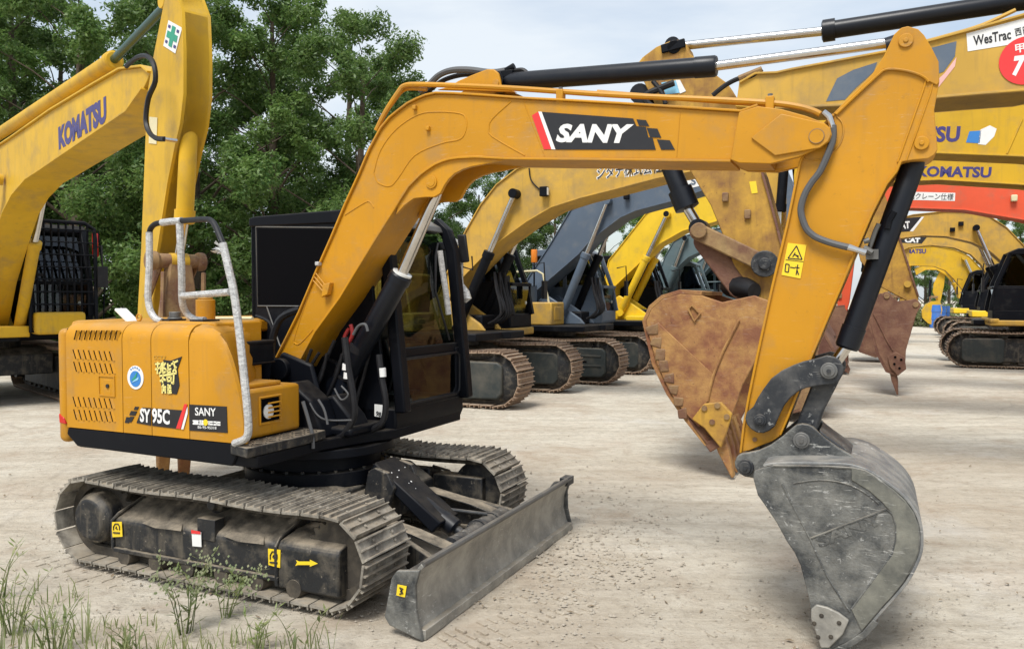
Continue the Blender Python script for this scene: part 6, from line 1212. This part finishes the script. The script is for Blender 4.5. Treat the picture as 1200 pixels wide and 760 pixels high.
tag(link('far_verge', fg), 'strip of tall weeds along the far end of the yard', 'verge', kind='stuff')
g = G(); g.tube([(0, 0, 0), (0, 0, .03), (0, 0, .3), (0, 0, .33), (0, 0, .6), (0, 0, .63), (0, 0, .9)], [.28, .30, .29, .31, .29, .31, .28], 24)
for k in range(3):
    x, y = at(1097+k*5, 47+.9*k); o = (g.build('barrel', M['blue']) if k == 0 else None) or bpy.data.objects['barrel'].copy()
    if k: COL.objects.link(o)
    o.location = (x, y, 0 if k != 1 else .92); o.scale = (1.1, 1.1, 1.5) if k == 0 else (1.0, 1.0, 1.4)
    if k == 1: o.location = (x, y, 0)
    tag(o, ['blue barrel leftmost before the dark bushes at the far end', 'blue barrel in the middle of the three at the far end', 'blue barrel rightmost of the three at the far end'][k], 'barrel', 'blue barrels at the far end')
# weeds in the foreground
def weed(x, y, h, n, seed, spread=.18, flower=False):
    random.seed(seed); g = G(); lv = []
    for k in range(n):
        a = random.uniform(0, 6.28); r = random.uniform(0, spread*.3); L_ = h*random.uniform(.55, 1.0); bx, by_ = r*math.cos(a), r*math.sin(a); ex_, ey_ = bx+math.cos(a)*spread*random.uniform(.4, 1.3)*L_/h, by_+math.sin(a)*spread*random.uniform(.4, 1.3)*L_/h
        P_ = smoothpath([(bx, by_, -.01), (bx*.6+ex_*.4, by_*.6+ey_*.4, L_*.6), (ex_, ey_, L_)], 4); g.tube(P_, [.0032*(1.1-i/len(P_)) for i in range(len(P_))], 4)
        for q in range(10 if flower else 7):
            t = random.uniform(.15, 1); p = P_[min(int(t*len(P_)), len(P_)-1)]; an = random.uniform(0, 6.28); ll = random.uniform(.04, .10)*(1.2-t*.5); dv = Vector((math.cos(an), math.sin(an), random.uniform(.1, 1.1))).normalized()*ll; sd_ = dv.cross(Vector((0, 0, 1))).normalized()*ll*.09
            lv.append(([p, p+dv*.5+sd_, p+dv, p+dv*.5-sd_]))
        if flower:
            for q in range(16): p = P_[-1]+Vector((random.gauss(0, .03), random.gauss(0, .03), random.gauss(-.02, .04))); s_ = .007; lv.append([p+Vector((s_, 0, 0)), p+Vector((0, s_, s_)), p+Vector((-s_, 0, 0)), p+Vector((0, -s_, -s_))])
    t = bpy.data.objects.new('weed', None); COL.objects.link(t); t.location = (x, y, 0); g.build('stems', M['weed'], t)
    l = G()
    for q in lv: l.add(q, [(0, 1, 2, 3)])
    l.build('leaves', M['weed'], t); return t
def blades(x, y, r, n, h, seed):
    random.seed(seed); g = G()
    for k in range(n):
        a = random.uniform(0, 6.28); q = r*math.sqrt(random.random()); p = Vector((q*math.cos(a), q*math.sin(a)*.6, -.005)); hh = h*random.uniform(.4, 1); b = random.uniform(0, 6.28); ln = Vector((math.cos(b), math.sin(b), 0))*hh*random.uniform(.15, .7); w_ = Vector((-math.sin(b), math.cos(b), 0))*.0035
        m_ = p+ln*.35+Vector((0, 0, hh*.65)); e = p+ln+Vector((0, 0, hh)); g.add([p-w_, p+w_, m_+w_*.8, m_-w_*.8, e], [(0, 1, 2, 3), (3, 2, 4)])
    return g
def gp(u, v): r_ = ray(u, v); t = -CH/r_.z; return (r_.x*t, r_.y*t)
gg = G()
for i, (u, v, r_, n, h) in enumerate([(5, 755, .45, 130, .24), (55, 785, .4, 90, .20), (120, 785, .35, 40, .14), (200, 770, .25, 40, .16), (250, 760, .3, 40, .14), (30, 705, .35, 45, .16), (300, 770, .3, 50, .14), (370, 760, .12, 14, .22), (190, 800, .3, 60, .2), (150, 735, .2, 24, .1)]):
    x, y = gp(u, v); b = blades(x, y, r_, n, h, i+40); gg.add([(p[0]+x, p[1]+y, p[2]) for p in b.v], b.f)
tag(gg.build('grass', M['weed']), 'sparse pale green grass blades at the lower left', 'grass', kind='stuff')
for i, (u, v, h, n, fl, lb) in enumerate([(218, 742, .52, 9, True, 'tall pale flowering weed in front of the near track'), (14, 742, .40, 10, False, 'leafy weed in the lower left corner'), (62, 762, .36, 9, False, 'leafy weed beside the corner clump'), (262, 724, .34, 7, True, 'bushy seeding weed touching the track guard'), (300, 758, .30, 6, False, 'thin weed right of the tall flowering one'), (352, 768, .34, 4, False, 'single sparse weed near the blade end'), (160, 768, .26, 6, False, 'low weed left of the tall flowering one'), (235, 690, .20, 6, True, 'small seeding weed against the track rollers'), (-5, 700, .38, 6, False, 'tall weed cut by the left edge')]):
    x, y = gp(u, v); w_ = weed(x, y, h*.8, n, 100+i, .15, fl); tag(w_, lb, 'weed', 'weeds in the foreground')
# loose stones and crumbled earth
def stones(n, seed, smin, smax, area):
    random.seed(seed); g = G()
    for k in range(n):
        u, v = area(); x, y = gp(u, v); s = random.uniform(smin, smax)*(.5+.5*random.random()); vs = []
        for p in ((1,0,0),(-1,0,0),(0,1,0),(0,-1,0),(0,0,1),(0,0,-.6)): vs.append((x+p[0]*s*random.uniform(.6, 1.3), y+p[1]*s*random.uniform(.6, 1.3), p[2]*s*random.uniform(.4, .9)+s*.1))
        g.add(vs, [(0,2,4),(2,1,4),(1,3,4),(3,0,4),(2,0,5),(1,2,5),(3,1,5),(0,3,5)])
    return g
o = stones(3000, 2, .0025, .012, lambda: (random.uniform(-20, 1220), random.triangular(500, 790, 720))).build('pebbles', M['stone'], None, sm=.2); tag(o, 'small loose stones scattered over the yard', 'pebbles', kind='stuff')
o = stones(700, 5, .006, .022, lambda: (random.gauss(690, 60), random.gauss(640, 45))).build('earth_crumbs', M['stone'], None, sm=.2); tag(o, 'crumbled dry earth right of the blade', 'earth', kind='stuff')
# imprints of grousers in the dried mud
def imprints(u0, v0, u1, v1, n, w_, lab):
    g = G(); a = Vector(gp(u0, v0)); b = Vector(gp(u1, v1)); d = (b-a).normalized(); s = Vector((-d.y, d.x)); random.seed(n)
    for k in range(n):
        c = a.lerp(b, k/(n-1)); q = w_*random.uniform(.6, 1)
        for i in range(4):
            if random.random() < .25: continue
            c0 = c+s*(q*(i/4-.5)); c1 = c0+s*q*.2; e0, e1 = (c0, c1); g.prism([(e0.x-d.x*.012, e0.y-d.y*.012), (e1.x-d.x*.012, e1.y-d.y*.012), (e1.x+d.x*.012, e1.y+d.y*.012), (e0.x+d.x*.012, e0.y+d.y*.012)], -.012, random.uniform(-.002, .006), 'z')
    o = g.build('track_imprint', M['ground'], None, .003); tag(o, lab, 'imprint', kind='stuff')
M['earth'] = paint('dried_earth', (.36,.30,.23), .95, amount=.4, coat=0, bump=.1, scale=9)
imprints(520, 760, 690, 700, 16, .42, 'dried track imprint in the earth in front of the blade'); imprints(620, 700, 760, 640, 14, .4, 'dried track imprint right of the blade'); imprints(700, 770, 900, 720, 16, .4, 'faint dried track imprint left of the grey bucket')
imprints(60, 650, 150, 680, 8, .4, 'dried track imprint behind the near track')

# dry litter on the ground
random.seed(77); g = G()
for k in range(260):
    u, v = random.uniform(-20, 1220), random.triangular(520, 790, 700)
    x, y = gp(u, v); a = random.uniform(0, 6.28); s_ = random.uniform(.008, .028); d = Vector((math.cos(a), math.sin(a), 0))*s_; n_ = Vector((-d.y, d.x, 0))*random.uniform(.15, .5); z = .006
    g.add([(x-d.x, y-d.y, z), (x+n_.x, y+n_.y, z+.004), (x+d.x, y+d.y, z+random.uniform(0, .012)), (x-n_.x, y-n_.y, z+.003)], [(0, 1, 2, 3)])
M['litter'] = paint('dry_leaf_litter', (.16,.11,.06), .9, amount=.5, coat=0)
tag(g.build('leaf_litter', M['litter']), 'scattered dry leaf scraps on the pale yard', 'litter', kind='stuff')
